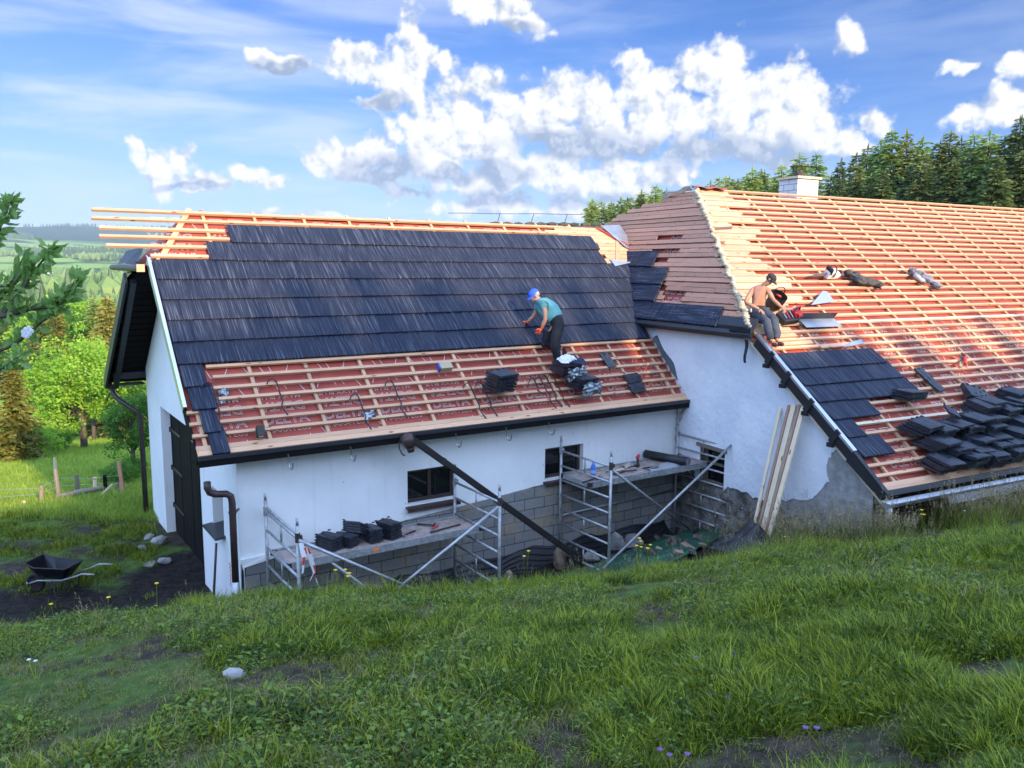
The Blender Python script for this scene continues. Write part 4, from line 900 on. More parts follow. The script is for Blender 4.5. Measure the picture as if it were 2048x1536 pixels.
# the wood behind the viewer's right shoulder: its tops throw the jagged shade over yard and roofs
tops = [(18.38, -18.71, 12.6), (19.84, -20.11, 13.4), (18.7, -17.84, 12.3), (20.12, -18.64, 13.39), (21.96, -19.77, 14.58), (20.77, -17.53, 13.11), (22.65, -18.62, 14.55), (22.38, -17.57, 13.52), (22.06, -15.93, 13.49), (24.17, -18.1, 14.62), (23.37, -16.2, 13.15), (23.18, -13.84, 13.03), (26.03, -15.44, 14.03), (25.03, -13.69, 12.68), (27.68, -14.2, 12.23), (26.41, -12.03, 10.89), (27.92, -12.77, 11.33), (30.02, -13.69, 12.19), (28.74, -11.53, 10.83), (30.98, -12.34, 11.75), (31.57, -10.64, 11.57), (31.81, -8.59, 11.1), (34.51, -10.31, 12.21)]
k = 0
for (x, y, t) in tops:
    tree(('S0', 'S1', 'S2', 'L1')[k % 4], x, y, t, 'tall spruce of the wood behind the viewer, unseen in the photo', 'wood edge behind the viewer', rw=.8); k += 1
for i in range(120):
    la = -6+33*i/119; D = random.uniform(28, 36); x = D*sin(SUN_AZ)-la*cos(SUN_AZ); y = D*cos(SUN_AZ)+la*sin(SUN_AZ)
    tree(('S2', 'S0')[i % 2], x, y, float(np.interp(la, [-6, 2.5, 4, 6, 9, 11.5, 13.3, 16, 22, 27], [11.0, 11.1, 11.4, 12.0, 12.1, 11.6, 10.2, 9.9, 9.9, 9.8]))+random.uniform(-.5, .25)+.344*(D-27), 'tall spruce of the wood behind the viewer, unseen in the photo', 'wood edge behind the viewer', rw=1.6)
# forest edge beyond the farmhouse roof
RF = [(1180,400,'L0',95),(1216,404,'L1',96),(1247,394,'S1',92),(1275,380,'L1',88),(1302,371,'L0',85),(1324,376,'S1',87),(1408,362,'L1',80),(1438,353,'L0',80),(1462,358,'S1',82),(1490,335,'L1',76),(1514,341,'S1',78),(1546,331,'L0',76),(1580,308,'L1',70),(1613,309,'L0',72),(1660,318,'S1',68),(1690,308,'S0',66),(1711,290,'S1',64),(1736,281,'L1',62),(1757,264,'L0',60),(1786,262,'S1',60),(1816,274,'L1',60),(1850,284,'S2',56),(1869,264,'S0',56),(1892,274,'S1',58),(1916,268,'L0',55),(1945,262,'L1',54),(1976,274,'S2',52),(2003,234,'S0',51),(2018,248,'L1',54),(2042,244,'S2',50),(2075,240,'S0',50),(2110,235,'S1',50),(2150,228,'L1',50)]
names = {'L': 'pale green larch', 'S': 'dark green spruce'}
for i, (px, ty, kd, Y) in enumerate(RF):
    where = 'left of the white chimney' if px < 1580 else 'right of the white chimney' if px < 1850 else 'in the tall dark forest at the right edge'
    if i == 27: lab = 'tallest dark pointed spruce at the right edge of the forest'
    elif i < 6: lab = names[kd[0]]+' in the far clump left of the farmhouse hip'
    else: lab = names[kd[0]]+' behind the farmhouse ridge, '+where
    tree(kd, pxy(px, Y), Y, (527-ty)/1644*Y, lab, 'forest edge behind the farmhouse', base=-5 if Y > 75 else -4, rw=1.25)
for i in range(22):
    px = 1395+11.5*i+random.uniform(-8, 8) if i < 14 else 1178+19*(i-14); Y = random.uniform(84, 98)
    tree(('L0', 'S1', 'L1')[i % 3], pxy(px, Y), Y, (527-float(np.interp(px, [1170, 1330, 1400, 1640], [412, 388, 372, 330]))+random.uniform(-10, 14))/1644*Y, 'pale conifer filling the treeline '+('left of the white chimney' if px > 1340 else 'left of the farmhouse hip'), 'forest edge behind the farmhouse', base=-5, rw=1.25)
for i in range(17):
    px = 1640+27*i+random.uniform(-8, 8); Y = 57-i*.4+random.uniform(-3, 6)
    tree(('S2', 'S0')[i % 2], pxy(px, Y), Y, (527-np.interp(px, [1640, 1800, 2048], [352, 322, 300])+random.uniform(-16, 16))/1644*Y, 'shorter dark spruce filling the gaps of the forest behind the farmhouse ridge', 'forest edge behind the farmhouse', base=-4, rw=1.3)
# left: trees of the valley side
LF = [(150, 668, 'D0', 36, 'wide bright green lime tree standing at the sunlit meadow edge', 1.0), (248, 768, 'D1', 23.5, 'dark green broadleaf tree close behind the white gable', 1.0),
      (12, 712, 'G0', 30, 'yellow green spruce cut by the left edge of the view', 1.0), (60, 820, 'D2', 33, 'small bright broadleaf tree left of the lime tree', .9),
      (110, 604, 'G1', 50, 'brownish spruce with a visible pale trunk above the lime tree', 1.0), (85, 640, 'G0', 53, 'brownish spruce behind the apple twigs', 1.0), (216, 588, 'G0', 47, 'brownish spruce just left of the dark gable overhang', 1.1),
      (172, 655, 'D2', 42, 'slender bright green tree between two brownish spruces', .6), (62, 655, 'S2', 46, 'dark spruce between the lime tree and the apple twigs', 1.0), (198, 640, 'D1', 52, 'mid green round tree left of the gable overhang', 1.0), (228, 690, 'D1', 40, 'mid green tree beside the gable overhang', 1.0)]
for px, ty, kd, Y, lab, rw in LF: tree(kd, pxy(px, Y), Y, -(ty-521)/1644*Y, lab, 'trees on the valley side', rw=rw)
for i in range(30):
    px = 5+8.2*i+random.uniform(-6, 6); Y = random.uniform(60, 130); ty = random.uniform(585, 618)-(Y-60)*.12
    tree(('D1', 'S2', 'D0', 'L1', 'S0')[i % 5], pxy(px, Y), Y, -(ty-521)/1644*Y, 'tree crown in the belt of woodland below the farm', 'woodland belt below the farm', rw=1.1)
for px, by, Y, kd, h in ((25, 905, 31, 'B1', 1.6), (62, 903, 32, 'B1', 1.5), (95, 905, 34, 'B0', 1.3), (222, 972, 21.5, 'B0', .75), (205, 965, 22, 'B0', .6), (240, 958, 22.5, 'B0', .8)):
    b = gz(pxy(px, Y), Y); tree(kd, pxy(px, Y), Y, b+h, 'low leafy bush beside the fence posts' if px > 150 else 'low yellow green bush below the spruce at the left edge', 'bushes around the meadow', name='bush', cat='bush')

# ------------------------------------------------------------------ apple tree reaching in from the left
def apple():
    T = thing('apple_tree', 'leafy apple tree branch with a white blossom reaching in from the left edge', 'tree', Vector((-3.6, 3.7, gz(-3.6, 3.7))))
    O = T.location; P = lambda x, z, y=3.3: Vector((x, y, z))-O
    MB().tube([(0, 0, -.2), (.02, -.02, .7), (.1, -.05, 1.3), (.2, -.1, 1.9)], [.13, .1, .09, .06], 10).build('trunk', MT['bark'], T, smooth=True)
    start = Vector((.1, -.05, 1.3)); rr = np.random.default_rng(12); tw = MB(); V = []; F = []
    br = [[start, P(-2.7, -.62), P(-2.2, -.42), P(-2.0, -.33), P(-1.86, -.22), P(-1.79, -.15), P(-1.735, -.055)], [P(-2.2, -.42), P(-2.05, -.22), P(-1.95, -.10), P(-1.87, .0), P(-1.83, .05)],
          [start, P(-2.8, -.1), P(-2.3, -.02), P(-2.1, .05), P(-2.03, .12), P(-1.99, .2), P(-1.975, .235)], [P(-2.3, -.02), P(-2.1, -.12), P(-1.99, -.09), P(-1.93, -.02)], [start, P(-2.6, -.7, 3.2), P(-2.25, -.5, 3.2), P(-2.0, -.42, 3.2), P(-1.93, -.37, 3.2)], [P(-2.05, -.22), P(-1.93, -.19), P(-1.83, -.18), P(-1.80, -.12)],
          [P(-2.5, -.55), P(-2.2, -.3, 3.35), P(-2.05, -.12, 3.35), P(-1.97, .02, 3.35)]]
    for b in br:
        n = len(b); tw.tube(b, [max(.0025, .012*(1-i/(n-.5))) for i in range(n)], 6)
        pts = []
        for i in range(n-1):
            for t in np.linspace(0, 1, 21)[:-1]: pts.append((b[i].lerp(b[i+1], t), (b[i+1]-b[i]).normalized()))
        for p, d in pts:
            if p.x+O.x < -2.35 and rr.random() < .6: continue
            for q in range(1+int(rr.random() < .6)):
                if rr.random() < .25: continue
                e = Vector(rr.normal(size=3)); e = (e.normalized()*.9+d*.5+Vector((.15, 0, .1))).normalized(); s = rr.uniform(.038, .068); o0 = p+e*.012; w = e.cross(Vector(rr.normal(size=3))).normalized()*s*.26; nn = w.cross(e).normalized()*s*.12
                o = len(V); V += [o0, o0+e*s*.3+w*.85-nn*.4, o0+e*s*.65+w*.75+nn*.1, o0+e*s-nn*1.2, o0+e*s*.65-w*.75+nn*.1, o0+e*s*.3-w*.85-nn*.4, o0+e*s*.35-nn*1.0, o0+e*s*.7-nn*.8]
                F += [(o, o+1, o+6), (o+1, o+2, o+7, o+6), (o+2, o+3, o+7), (o, o+6, o+5), (o+6, o+7, o+4, o+5), (o+7, o+3, o+4)]
    tw.build('branches', MT['bark'], T, smooth=True)
    me = bpy.data.meshes.new('leaves'); me.from_pydata([tuple(v) for v in V], [], F); me.materials.append(MT['apple_leaf']); lo = bpy.data.objects.new('foliage', me); C.objects.link(lo); lo.parent = T
    bl = MB()
    for (x, z) in ((-1.925, -.285), (-1.915, -.275)):
        c = P(x, z, 3.25)
        for k in range(5): a = k*1.257; bl.blob(c+Vector((.012*cos(a), -.004, .012*sin(a))), (.011, .005, .011), k, 5, .2)
    bl.build('blossom', MT['white_petal'], T)
apple()

# ------------------------------------------------------------------ grass and herbs: one scatter object over real clump meshes
def clump(kind, seed):
    rr = np.random.default_rng(seed); V = []; F = []; mi = []
    def blade(x, y, h, w, lean, az, curl=1.0, m=0, seg=3):
        o = len(V); d = np.array([cos(az), sin(az)]); s = np.array([-sin(az), cos(az)])
        yaw = rr.uniform(-.9, .9); s = s*cos(yaw)+d*sin(yaw)
        for i in range(seg+1):
            t = i/seg; b = lean*t**(1+curl); p = np.array([x, y])+d*b*h; z = h*t*(1-.35*lean*t); ww = w*(1-t**1.6)*.5
            if i < seg: V.append((p[0]-s[0]*ww, p[1]-s[1]*ww, z)); V.append((p[0]+s[0]*ww, p[1]+s[1]*ww, z))
            else: V.append((p[0], p[1], z))
        for i in range(seg-1): F.append((o+2*i, o+2*i+1, o+2*i+3, o+2*i+2)); mi.append(m)
        F.append((o+2*seg-2, o+2*seg-1, o+2*seg)); mi.append(m)
    def leaf(x, y, z, L, w, az, pitch, m=0):
        o = len(V); d = np.array([cos(az)*cos(pitch), sin(az)*cos(pitch), sin(pitch)]); s = np.array([-sin(az), cos(az), rr.uniform(-.3, .3)]); p = np.array([x, y, z])
        for t, k in ((0, .1), (.3, .9), (.65, .8), (1, .05)):
            c = p+d*L*t+np.array([0, 0, -.25*L*t*t]); V.append(tuple(c-s*w*k*.5)); V.append(tuple(c+s*w*k*.5))
        for i in range(3): F.append((o+2*i, o+2*i+1, o+2*i+3, o+2*i+2)); mi.append(m)
    R_ = lambda a, b: rr.uniform(a, b)
    if kind == 'turf':
        for i in range(46): r = .095*math.sqrt(R_(0, 1)); a = R_(0, 6.28); blade(r*cos(a), r*sin(a), R_(.03, .075), R_(.0035, .006), R_(.2, 1.0), R_(0, 6.28))
    elif kind == 'tuft':
        for i in range(44): r = .06*math.sqrt(R_(0, 1)); a = R_(0, 6.28); blade(r*cos(a), r*sin(a), R_(.04, .105), R_(.004, .0075), R_(.3, 1.2), a+R_(-.7, .7), 1.3, 0, 4)
    elif kind == 'long':
        for i in range(36): r = .07*math.sqrt(R_(0, 1)); a = R_(0, 6.28); blade(r*cos(a), r*sin(a), R_(.10, .22), R_(.004, .006), R_(.3, 1.0), a+R_(-1, 1), 1.4, 0, 5)
    elif kind == 'stalk':
        for i in range(7):
            x, y = R_(-.12, .12), R_(-.12, .12); az = R_(0, 6.28); h = R_(.42, .8); le = R_(.1, .35); blade(x, y, h, .0045, le, az, 1.2, 1, 4)
            d = np.array([cos(az), sin(az)]); tp = np.array([x, y])+d*le*h
            for j in range(9): leaf(tp[0]-d[0]*.012*j*le, tp[1]-d[1]*.012*j*le, h*(1-.35*le)-.012*j, .03, .009, R_(0, 6.28), R_(.4, 1.2), 1)
        for i in range(16): blade(R_(-.1, .1), R_(-.1, .1), R_(.2, .45), R_(.004, .007), R_(.1, .6), R_(0, 6.28), 1.3, 0, 4)
    elif kind == 'weed':
        for i in range(40): a = R_(0, 6.28); r = R_(0, .09); leaf(r*cos(a), r*sin(a), R_(.005, .05), R_(.014, .034), R_(.008, .017), R_(0, 6.28), R_(-.1, .7))
        for i in range(12): blade(R_(-.09, .09), R_(-.09, .09), R_(.04, .09), .004, R_(.2, .9), R_(0, 6.28), 1, 1)
    elif kind == 'rosette':
        for i in range(13): a = i*2.4; leaf(.01*cos(a), .01*sin(a), .012, R_(.05, .10), R_(.012, .022), a+R_(-.2, .2), R_(.1, .7))
    elif kind == 'straw':
        for i in range(24): blade(R_(-.1, .1), R_(-.1, .1), R_(.03, .10), .003, R_(.6, 1.4), R_(0, 6.28), .8, 0)
        for i in range(10): blade(R_(-.1, .1), R_(-.1, .1), R_(.03, .07), .004, R_(.3, 1.), R_(0, 6.28), .8, 1)
    elif kind == 'meadow':
        for i in range(50): blade(R_(-.25, .25), R_(-.25, .25), R_(.08, .22), R_(.007, .012), R_(.2, .9), R_(0, 6.28), 1.2, 0, 3)
    mats = {'turf': ['grass'], 'tuft': ['grass'], 'long': ['grass'], 'stalk': ['grass', 'straw'], 'weed': ['weed', 'grass'], 'rosette': ['weed'], 'straw': ['straw', 'grass'], 'meadow': ['grass2']}[kind]
    me = bpy.data.meshes.new(kind); me.from_pydata(V, [], F)
    for m in mats: me.materials.append(MT[m])
    me.polygons.foreach_set('material_index', mi); return me
def scatter(name, label, kinds, pts):
    """pts: x, y, z, kind index, yaw, tilt x, tilt y, scale"""
    src = bpy.data.collections.new(name+'_sources'); k = 0
    for kd in kinds:
        o = bpy.data.objects.new('%03d_%s' % (k, kd[0]), clump(kd[0], kd[1])); src.objects.link(o); k += 1
    pts = np.array(pts); me = bpy.data.meshes.new(name); me.vertices.add(len(pts)); me.vertices.foreach_set('co', pts[:, :3].astype(np.float32).ravel())
    a = me.attributes.new('idx', 'INT', 'POINT'); a.data.foreach_set('value', pts[:, 3].astype(np.int32))
    a = me.attributes.new('rot', 'FLOAT_VECTOR', 'POINT'); a.data.foreach_set('vector', np.stack([pts[:, 5], pts[:, 6], pts[:, 4]], 1).astype(np.float32).ravel())
    a = me.attributes.new('scl', 'FLOAT', 'POINT'); a.data.foreach_set('value', pts[:, 7].astype(np.float32))
    ob = bpy.data.objects.new(name, me); C.objects.link(ob); tag(ob, label, None, None, 'stuff')
    ng = bpy.data.node_groups.new(name, 'GeometryNodeTree'); ng.interface.new_socket('Geometry', in_out='INPUT', socket_type='NodeSocketGeometry'); ng.interface.new_socket('Geometry', in_out='OUTPUT', socket_type='NodeSocketGeometry')
    n = ng.nodes; L = ng.links; gi = n.new('NodeGroupInput'); go = n.new('NodeGroupOutput'); ip = n.new('GeometryNodeInstanceOnPoints'); ci = n.new('GeometryNodeCollectionInfo')
    ci.inputs['Collection'].default_value = src; ci.inputs['Separate Children'].default_value = True; ci.inputs['Reset Children'].default_value = True
    def attr(nm, ty):
        q = n.new('GeometryNodeInputNamedAttribute'); q.data_type = ty; q.inputs['Name'].default_value = nm; return q.outputs['Attribute']
    er = n.new('FunctionNodeEulerToRotation')
    L.new(gi.outputs[0], ip.inputs['Points']); L.new(ci.outputs[0], ip.inputs['Instance']); ip.inputs['Pick Instance'].default_value = True
    L.new(attr('idx', 'INT'), ip.inputs['Instance Index']); L.new(attr('rot', 'FLOAT_VECTOR'), er.inputs[0]); L.new(er.outputs[0], ip.inputs['Rotation']); L.new(attr('scl', 'FLOAT'), ip.inputs['Scale'])
    L.new(ip.outputs[0], go.inputs[0]); md = ob.modifiers.new('scatter', 'NODES'); md.node_group = ng
    return ob
def inside_building(x, y):
    P = np.stack([x, y], 1); a = P-np.array(EA)[:2]; s = a@np.array(uA)[:2]; t = a@np.array(vA)[:2]; b = P-np.array(P2)[:2]; sb = b@np.array(uB)[:2]; tb = b@np.array(vB)[:2]
    return ((s > .3) & (s < 12) & (t > .2) & (t < 7.8)) | ((sb > .1) & (tb > .4)), s, t, sb, tb
def lawn():
    rg = np.random.default_rng(21)
    kinds = [('turf', 1), ('turf', 2), ('turf', 3), ('tuft', 4), ('tuft', 5), ('long', 6), ('long', 7), ('weed', 8), ('weed', 9), ('rosette', 10), ('straw', 11), ('stalk', 12), ('stalk', 13), ('tuft', 14)]
    P = []
    def add(n, ylo, yhi, spread, choose, pw=1.0):
        y = ylo+(yhi-ylo)*rg.random(n)**pw; x = (rg.random(n)*2-1)*spread*y; bad, s, t, sb, tb = inside_building(x, y)
        tr = (s > .2) & (t > -1.9) & (t < .5) & (sb < .3)           # dug-out strip along the wing wall
        keep = ~bad & ~(tr & (rg.random(n) < .93))
        x, y = x[keep], y[keep]; z = ground_z(x, y); n1 = vnoise(x, y, .55, 11, 3); n2 = vnoise(x, y, 1.6, 12, 3); n3 = vnoise(x, y, .3, 13, 2)
        for i in range(len(x)):
            k, sc = choose(x[i], y[i], n1[i], n2[i], n3[i])
            if k >= 0: P.append((x[i], y[i], z[i]-.004, k, rg.random()*6.28, rg.normal()*.2, rg.normal()*.2, sc*rg.uniform(.65, 1.2)*(.5+.95*sstep(n1[i], .25, .75))))
    def pick(a): return int(a[int(rg.random()*len(a))])
    def near(x, y, a, b, c):
        px = x/max(y, .5); right = .5+.5*math.tanh(3*(px+.1)); bare = a < .46-.07*right
        if bare and y < 7.8: return (pick((10, 10, 10, 7, 0)), .9) if rg.random() < (.55 if a > .38 else .22) else (-1, 1)
        lush = b+.12*right+(.18 if y > 7.3 else 0)
        if rg.random() < .2*(1-right)+.20: return pick((7, 8, 7, 8, 7, 9)), 1.0
        if lush > .76: return pick((3, 4, 13, 3)), 1.0
        if lush > .60: return pick((0, 1, 2, 3, 4, 13, 0)), 1.0
        return pick((0, 1, 2, 0, 8, 10)), 1.0
    add(16000, 2.2, 5.2, .74, near); add(15000, 5.0, 8.6, .72, near)
    def crest(x, y, a, b, c):
        if rg.random() < .025: return pick((11, 12)), .5
        return (pick((5, 3, 3, 4)), .85) if b > .46 else (pick((3, 4, 0, 1, 8, 10)), .9)
    add(5200, 7.6, 11.2, .70, crest)
    def yard(x, y, a, b, c):
        if x > -5.2: return -1, 1
        d = min(math.hypot((x+7.0)/3.0, (y-12.3)/1.5), math.hypot((x+5.9)/1.3, (y-14.2)/1.9))
        if d < .95+.6*(a-.5) and rg.random() < .95: return -1, 1
        if math.hypot((x+9)/2.6, (y-18.1)/.5) < 1 and rg.random() < .8: return -1, 1
        return (pick((0, 1, 2, 3)), 1.5) if a > .38 else (-1, 1)
    add(14000, 10.5, 20.5, .72, yard)
    # tall grass along the foot of the big roof
    for i in range(760):
        s = rg.uniform(-1.6, 6.5); t = rg.uniform(-1.0, .45); p = WB_(s, t, 0); q = i % 5
        if s < .9: t2 = rg.uniform(-.8, 2.6); p = WB_(-abs(rg.normal()*.5)-.12, t2, 0)
        P.append((p.x, p.y, gz(p.x, p.y), (11, 12, 5, 12, 11)[q], rg.random()*6.28, rg.normal()*.1, rg.normal()*.1, rg.uniform(.7, 1.25)*(1.0 if q != 2 else 1.3)))
    for i in range(110):
        u_ = rg.random(); px = -.43+.16*u_; y = rg.uniform(7.0, 8.2); x = px*y; P.append((x, y, gz(x, y), (5, 6, 12)[i % 3] if i % 9 == 0 else (5, 6)[i % 2], rg.random()*6.28, rg.normal()*.1, rg.normal()*.1, rg.uniform(.6, 1.1)))
    scatter('grass', 'shaded lawn of grass, clover and weeds on the slope in front', kinds, P)
    M = []
    n = 5200; y = 17.5+26*rg.random(n)**1.3; x = -y*(.36+.38*rg.random(n)); z = ground_z(x, y)
    for i in range(n): M.append((x[i], y[i], z[i]-.01, i % 3, rg.random()*6.28, rg.normal()*.1, rg.normal()*.1, rg.uniform(.7, 1.5)))
    scatter('meadow_grass', 'tall sunlit meadow grass beyond the fence posts', [('meadow', 31), ('meadow', 32), ('meadow', 33)], M)
lawn()

# far woods on the hills: one mass
def far_woods():
    rg = np.random.default_rng(5)
    src = []
    n = 42000; r = 140+4600*rg.random(n)**1.15; az = rg.uniform(-.80, -.18, n); x = r*np.sin(az); y = r*np.cos(az); z = ground_z(x, y, False)
    d = vnoise(x, y, 420, 21, 4)+.13*sstep(r, 2900, 3200)-.10*sstep(r, 850, 1000)*sstep(2600-r, 0, 300)-.04*sstep(r, 300, 600)+.10*sstep(260-r, 0, 120)
    keep = (d > .53) & ~((r > 640) & (r < 900) & (rg.random(n) < .9)); x, y, z, r = x[keep], y[keep], z[keep], r[keep]
    V0, F0 = [], []
    for s in range(3):
        rr = random.Random(s); m = MB()
        if s < 2: m.tube([(0, 0, 0), (0, 0, 2), (0, 0, 8), (0, 0, 15)], [.3, 2.6, 1.7, .1], 6)
        else: m.blob((0, 0, 6), (4.2, 4.2, 5.5), 3, 6, .4)
        src.append(m.mesh('far_tree', leaf_mat('far_foliage', (.035, .07, .03) if s < 2 else (.085, .15, .04), (.06, .11, .04) if s < 2 else (.15, .22, .06), trans=0), False))
    col = bpy.data.collections.new('far_wood_sources')
    for i, me in enumerate(src): col.objects.link(bpy.data.objects.new('%03d_far_tree' % i, me))
    kk = np.where(vnoise(x, y, 300, 22, 3) > .5, rg.integers(0, 2, len(x)), 2)
    kk = np.where((r < 420) & (rg.random(len(x)) < .75), 2, kk); kk = np.where(r > 2200, rg.integers(0, 2, len(x)), kk)
    pts = np.stack([x, y, z-1, kk, rg.random(len(x))*6.28, x*0, x*0, rg.uniform(.7, 1.3, len(x))*np.where(r < 320, .6, 1)], 1)
    global clump_override
    ob = scatter('distant_forest', 'mixed woodland covering the far hills of the valley', [], pts)
    ob.modifiers[0].node_group.nodes['Collection Info'].inputs['Collection'].default_value = col
far_woods()
def village():
    T0 = None; rr = random.Random(8)
    walls = [pmat('house_wall', c, .9) for c in ((.72, .70, .66), (.66, .6, .5), (.75, .74, .72))]; roofs = [pmat('house_roof', c, .9) for c in ((.38, .13, .08), (.2, .2, .21), (.5, .5, .52))]
    spec = [(52, 760, 34, 0, 2, 'long pale hall with a light roof in the valley behind the apple twigs'), (92, 765, 26, 2, 2, 'second pale hall beside the long one in the valley'), (150, 770, 22, 0, 0, 'small white house with red roof in the valley'), (20, 700, 16, 1, 0, 'cream house with red roof at the left edge of the valley'), (38, 640, 14, 1, 0, 'cream cottage with red roof below the pale halls'), (130, 800, 18, 2, 1, 'white house with grey roof in the valley')]
    for px, Y, L, wi, ri, lab in spec:
        x = pxy(px, Y); T = thing('valley_house', lab, 'house', Vector((x, Y, gz(x, Y))), 'houses in the valley'); T.rotation_euler.z = rr.uniform(-.3, .3); d = 9; h = 6
        MB().prism([(-L/2, -d/2, -3), (L/2, -d/2, -3), (L/2, -d/2, h), (-L/2, -d/2, h)], (0, d, 0)).build('wall', walls[wi], T)
        MB().prism([(-L/2-.5, -d/2-.5, h), (-L/2-.5, d/2+.5, h), (-L/2-.5, 0, h+3.5)], (L+1, 0, 0)).build('roof', roofs[ri], T)
village()
# ------------------------------------------------------------------ loose roof tiles and stacks
MT['tile_edge'] = pmat('loose_tile_plastic', (.014, .016, .023), .34, var=(.03, .034, .045), vscale=8, spec=.6, bump=.001, bscale=60)
def loose_tile_mesh(seed=0, L=.40, W=.42):
    rr = random.Random(seed); m = MB(); n = 26; xs = [-W/2+W*i/n for i in range(n+1)]; rib = [.004*rr.random()+(.007 if i % 4 == 0 else 0) for i in range(n+1)]
    V = []
    for y in (-L/2, -L/2+.015, L/2): V += [(x, y, .012+rib[i]+(.004 if y < L/2 else -.002)) for i, x in enumerate(xs)]
    for y in (-L/2, L/2): V += [(x, y, (-.012 if i % 8 < 4 else -.002)) for i, x in enumerate(xs)]
    k = n+1; F = [(j*k+i, j*k+i+1, (j+1)*k+i+1, (j+1)*k+i) for j in range(2) for i in range(n)]
    F += [(3*k+i+1, 3*k+i, 4*k+i, 4*k+i+1) for i in range(n)] + [(3*k+i, 3*k+i+1, i+1, i) for i in range(n)] + [(2*k+i, 2*k+i+1, 4*k+i+1, 4*k+i) for i in range(n)]
    F += [(0, k, 2*k, 4*k, 3*k), (n, 3*k+n, 4*k+n, 2*k+n, k+n)]; m.add(V, F)
    for x in (-.12, .02, .14): m.box((x, L/2-.02, .026), (.035, .03, .016))
    m.box((-W/2+.05, -L/2-.004, -.004), (.04, .012, .014)); m.box((W/2-.08, -L/2-.004, -.004), (.04, .012, .014))
    return m.mesh('roof_tile', MT['tile_edge'])
TILE = [loose_tile_mesh(i) for i in range(3)]; HALF = loose_tile_mesh(9, .36, .22)
tile_n = 0
def put_tile(M, label, group, me=None):
    global tile_n
    o = bpy.data.objects.new('roof_tile', me or TILE[tile_n % 3]); C.objects.link(o); o.matrix_world = M; tag(o, label, 'roof tile', group, 'thing'); tile_n += 1; return o
def stack(MF, s, l, n, label, group, yaw=0, step=(0, 0), tilt=0, n0=.012, me=None, jit=.012):
    rr = random.Random(int(s*100+l*37))
    for k in range(n):
        put_tile(MF(s+step[0]*k+rr.uniform(-jit, jit), l+step[1]*k+rr.uniform(-jit, jit), n0+.014+(.0385 if tilt else .041)*k, yaw+rr.uniform(-.05, .05)) @ Matrix.Rotation(tilt, 4, 'X'), label, group, me)
G_ = 'black roof tiles stacked on the farmhouse eave'
big = [ # s, l, n, dl per tile, yaw, words
 (1.56, 1.0, 7, -.035, .12, 'in the leaning row nearest the laid tiles'), (1.62, .66, 7, -.05, .05, 'in the long slumped stack left of the heap'), (1.36, .24, 6, -.02, 0, 'in the stack at the lower left corner of the heap'),
 (1.98, .2, 7, -.012, .04, 'in the second stack along the eave board'), (2.02, .55, 5, -.03, -.06, 'in the stack just above the second eave stack'), (2.5, .2, 7, -.012, -.03, 'in the third stack along the eave board'),
 (2.55, .58, 6, -.03, .08, 'in the pale topped stack above the third eave stack'), (3.02, .2, 7, -.012, .03, 'in the fourth stack along the eave board'), (3.08, .58, 5, -.02, 0, 'in the stack above the fourth eave stack'),
 (3.56, .2, 7, -.012, 0, 'in the fifth stack along the eave board at the right edge'), (3.62, .6, 6, -.02, .05, 'in the stack above the fifth eave stack'), (2.3, 1.0, 6, -.05, .1, 'in the slumped stack below the tilted single tile'),
 (2.9, 1.05, 7, -.05, .05, 'in the fanned stack in the middle of the heap'), (3.4, 1.0, 6, -.04, 0, 'in the stack right of the fanned middle stack'), (3.75, 1.35, 6, -.04, .05, 'in the tall fanned stack at the top of the heap'),
 (4.3, 1.2, 5, -.02, -.1, 'in the stack with a flat grey tile on top'), (4.05, .85, 6, -.04, 0, 'in the stack below the flat grey tile'), (4.75, 1.5, 5, -.03, .1, 'in the upper right stack of the heap'),
 (4.2, .3, 6, -.02, 0, 'in the eave stack cut by the right edge'), (4.75, .95, 7, -.04, .04, 'in the fanned stack cut by the right edge'), (5.2, 1.3, 6, -.03, 0, 'in the last stack at the right edge'), (5.0, .4, 6, -.02, 0, 'in the lowest stack at the right edge')]
big += [(s_, l_, 6, -.02, .05*sin(s_*7), 'wedged between the rows of the heap') for s_, l_ in ((1.8, .44), (2.28, .4), (2.8, .4), (3.3, .4), (2.62, .86), (3.15, .82), (3.5, 1.25), (3.98, 1.12), (3.92, .52), (4.45, .66), (4.55, 1.25), (1.92, .88))]
for s, l, n, dl, yw, wd in big: stack(MBr, s, l, n, 'black ribbed roof tile '+wd, G_, yw, (.003+.004*sin(s*9), .006+dl*.5), -.48+.12*sin(s*5+l*7), .085, None, .02)
stack(MBr, 2.13, 1.72, 4, 'black roof tile in the small stack just below the laid tiles', 'small stack below the laid tiles', 0, (0, .014), -.6, .08)
for k in range(3): put_tile(MBr(3.95, 1.66, .04+.04*k, -.55+.05*k, -.1), 'black roof tile in the skewed pile above the heap', 'skewed pile above the heap')
for k in range(3): put_tile(MBr(4.0, 1.45, .03+.04*k, .12, .15), 'black roof tile in the flat topped pile below the skewed pile', 'flat topped pile')
put_tile(MBr(2.45, 1.12, .33, -.75, -.25), 'single black tile lying diagonally across the heap', 'loose tiles', HALF)
put_tile(MBr(3.2, 2.27, .03, .1, 0), 'flat black tile on the battens beside the laid tiles, upper one', 'loose tiles', HALF)
put_tile(MBr(3.22, 2.02, .03, .18, 0), 'flat black tile on the battens beside the laid tiles, lower one', 'loose tiles', HALF)
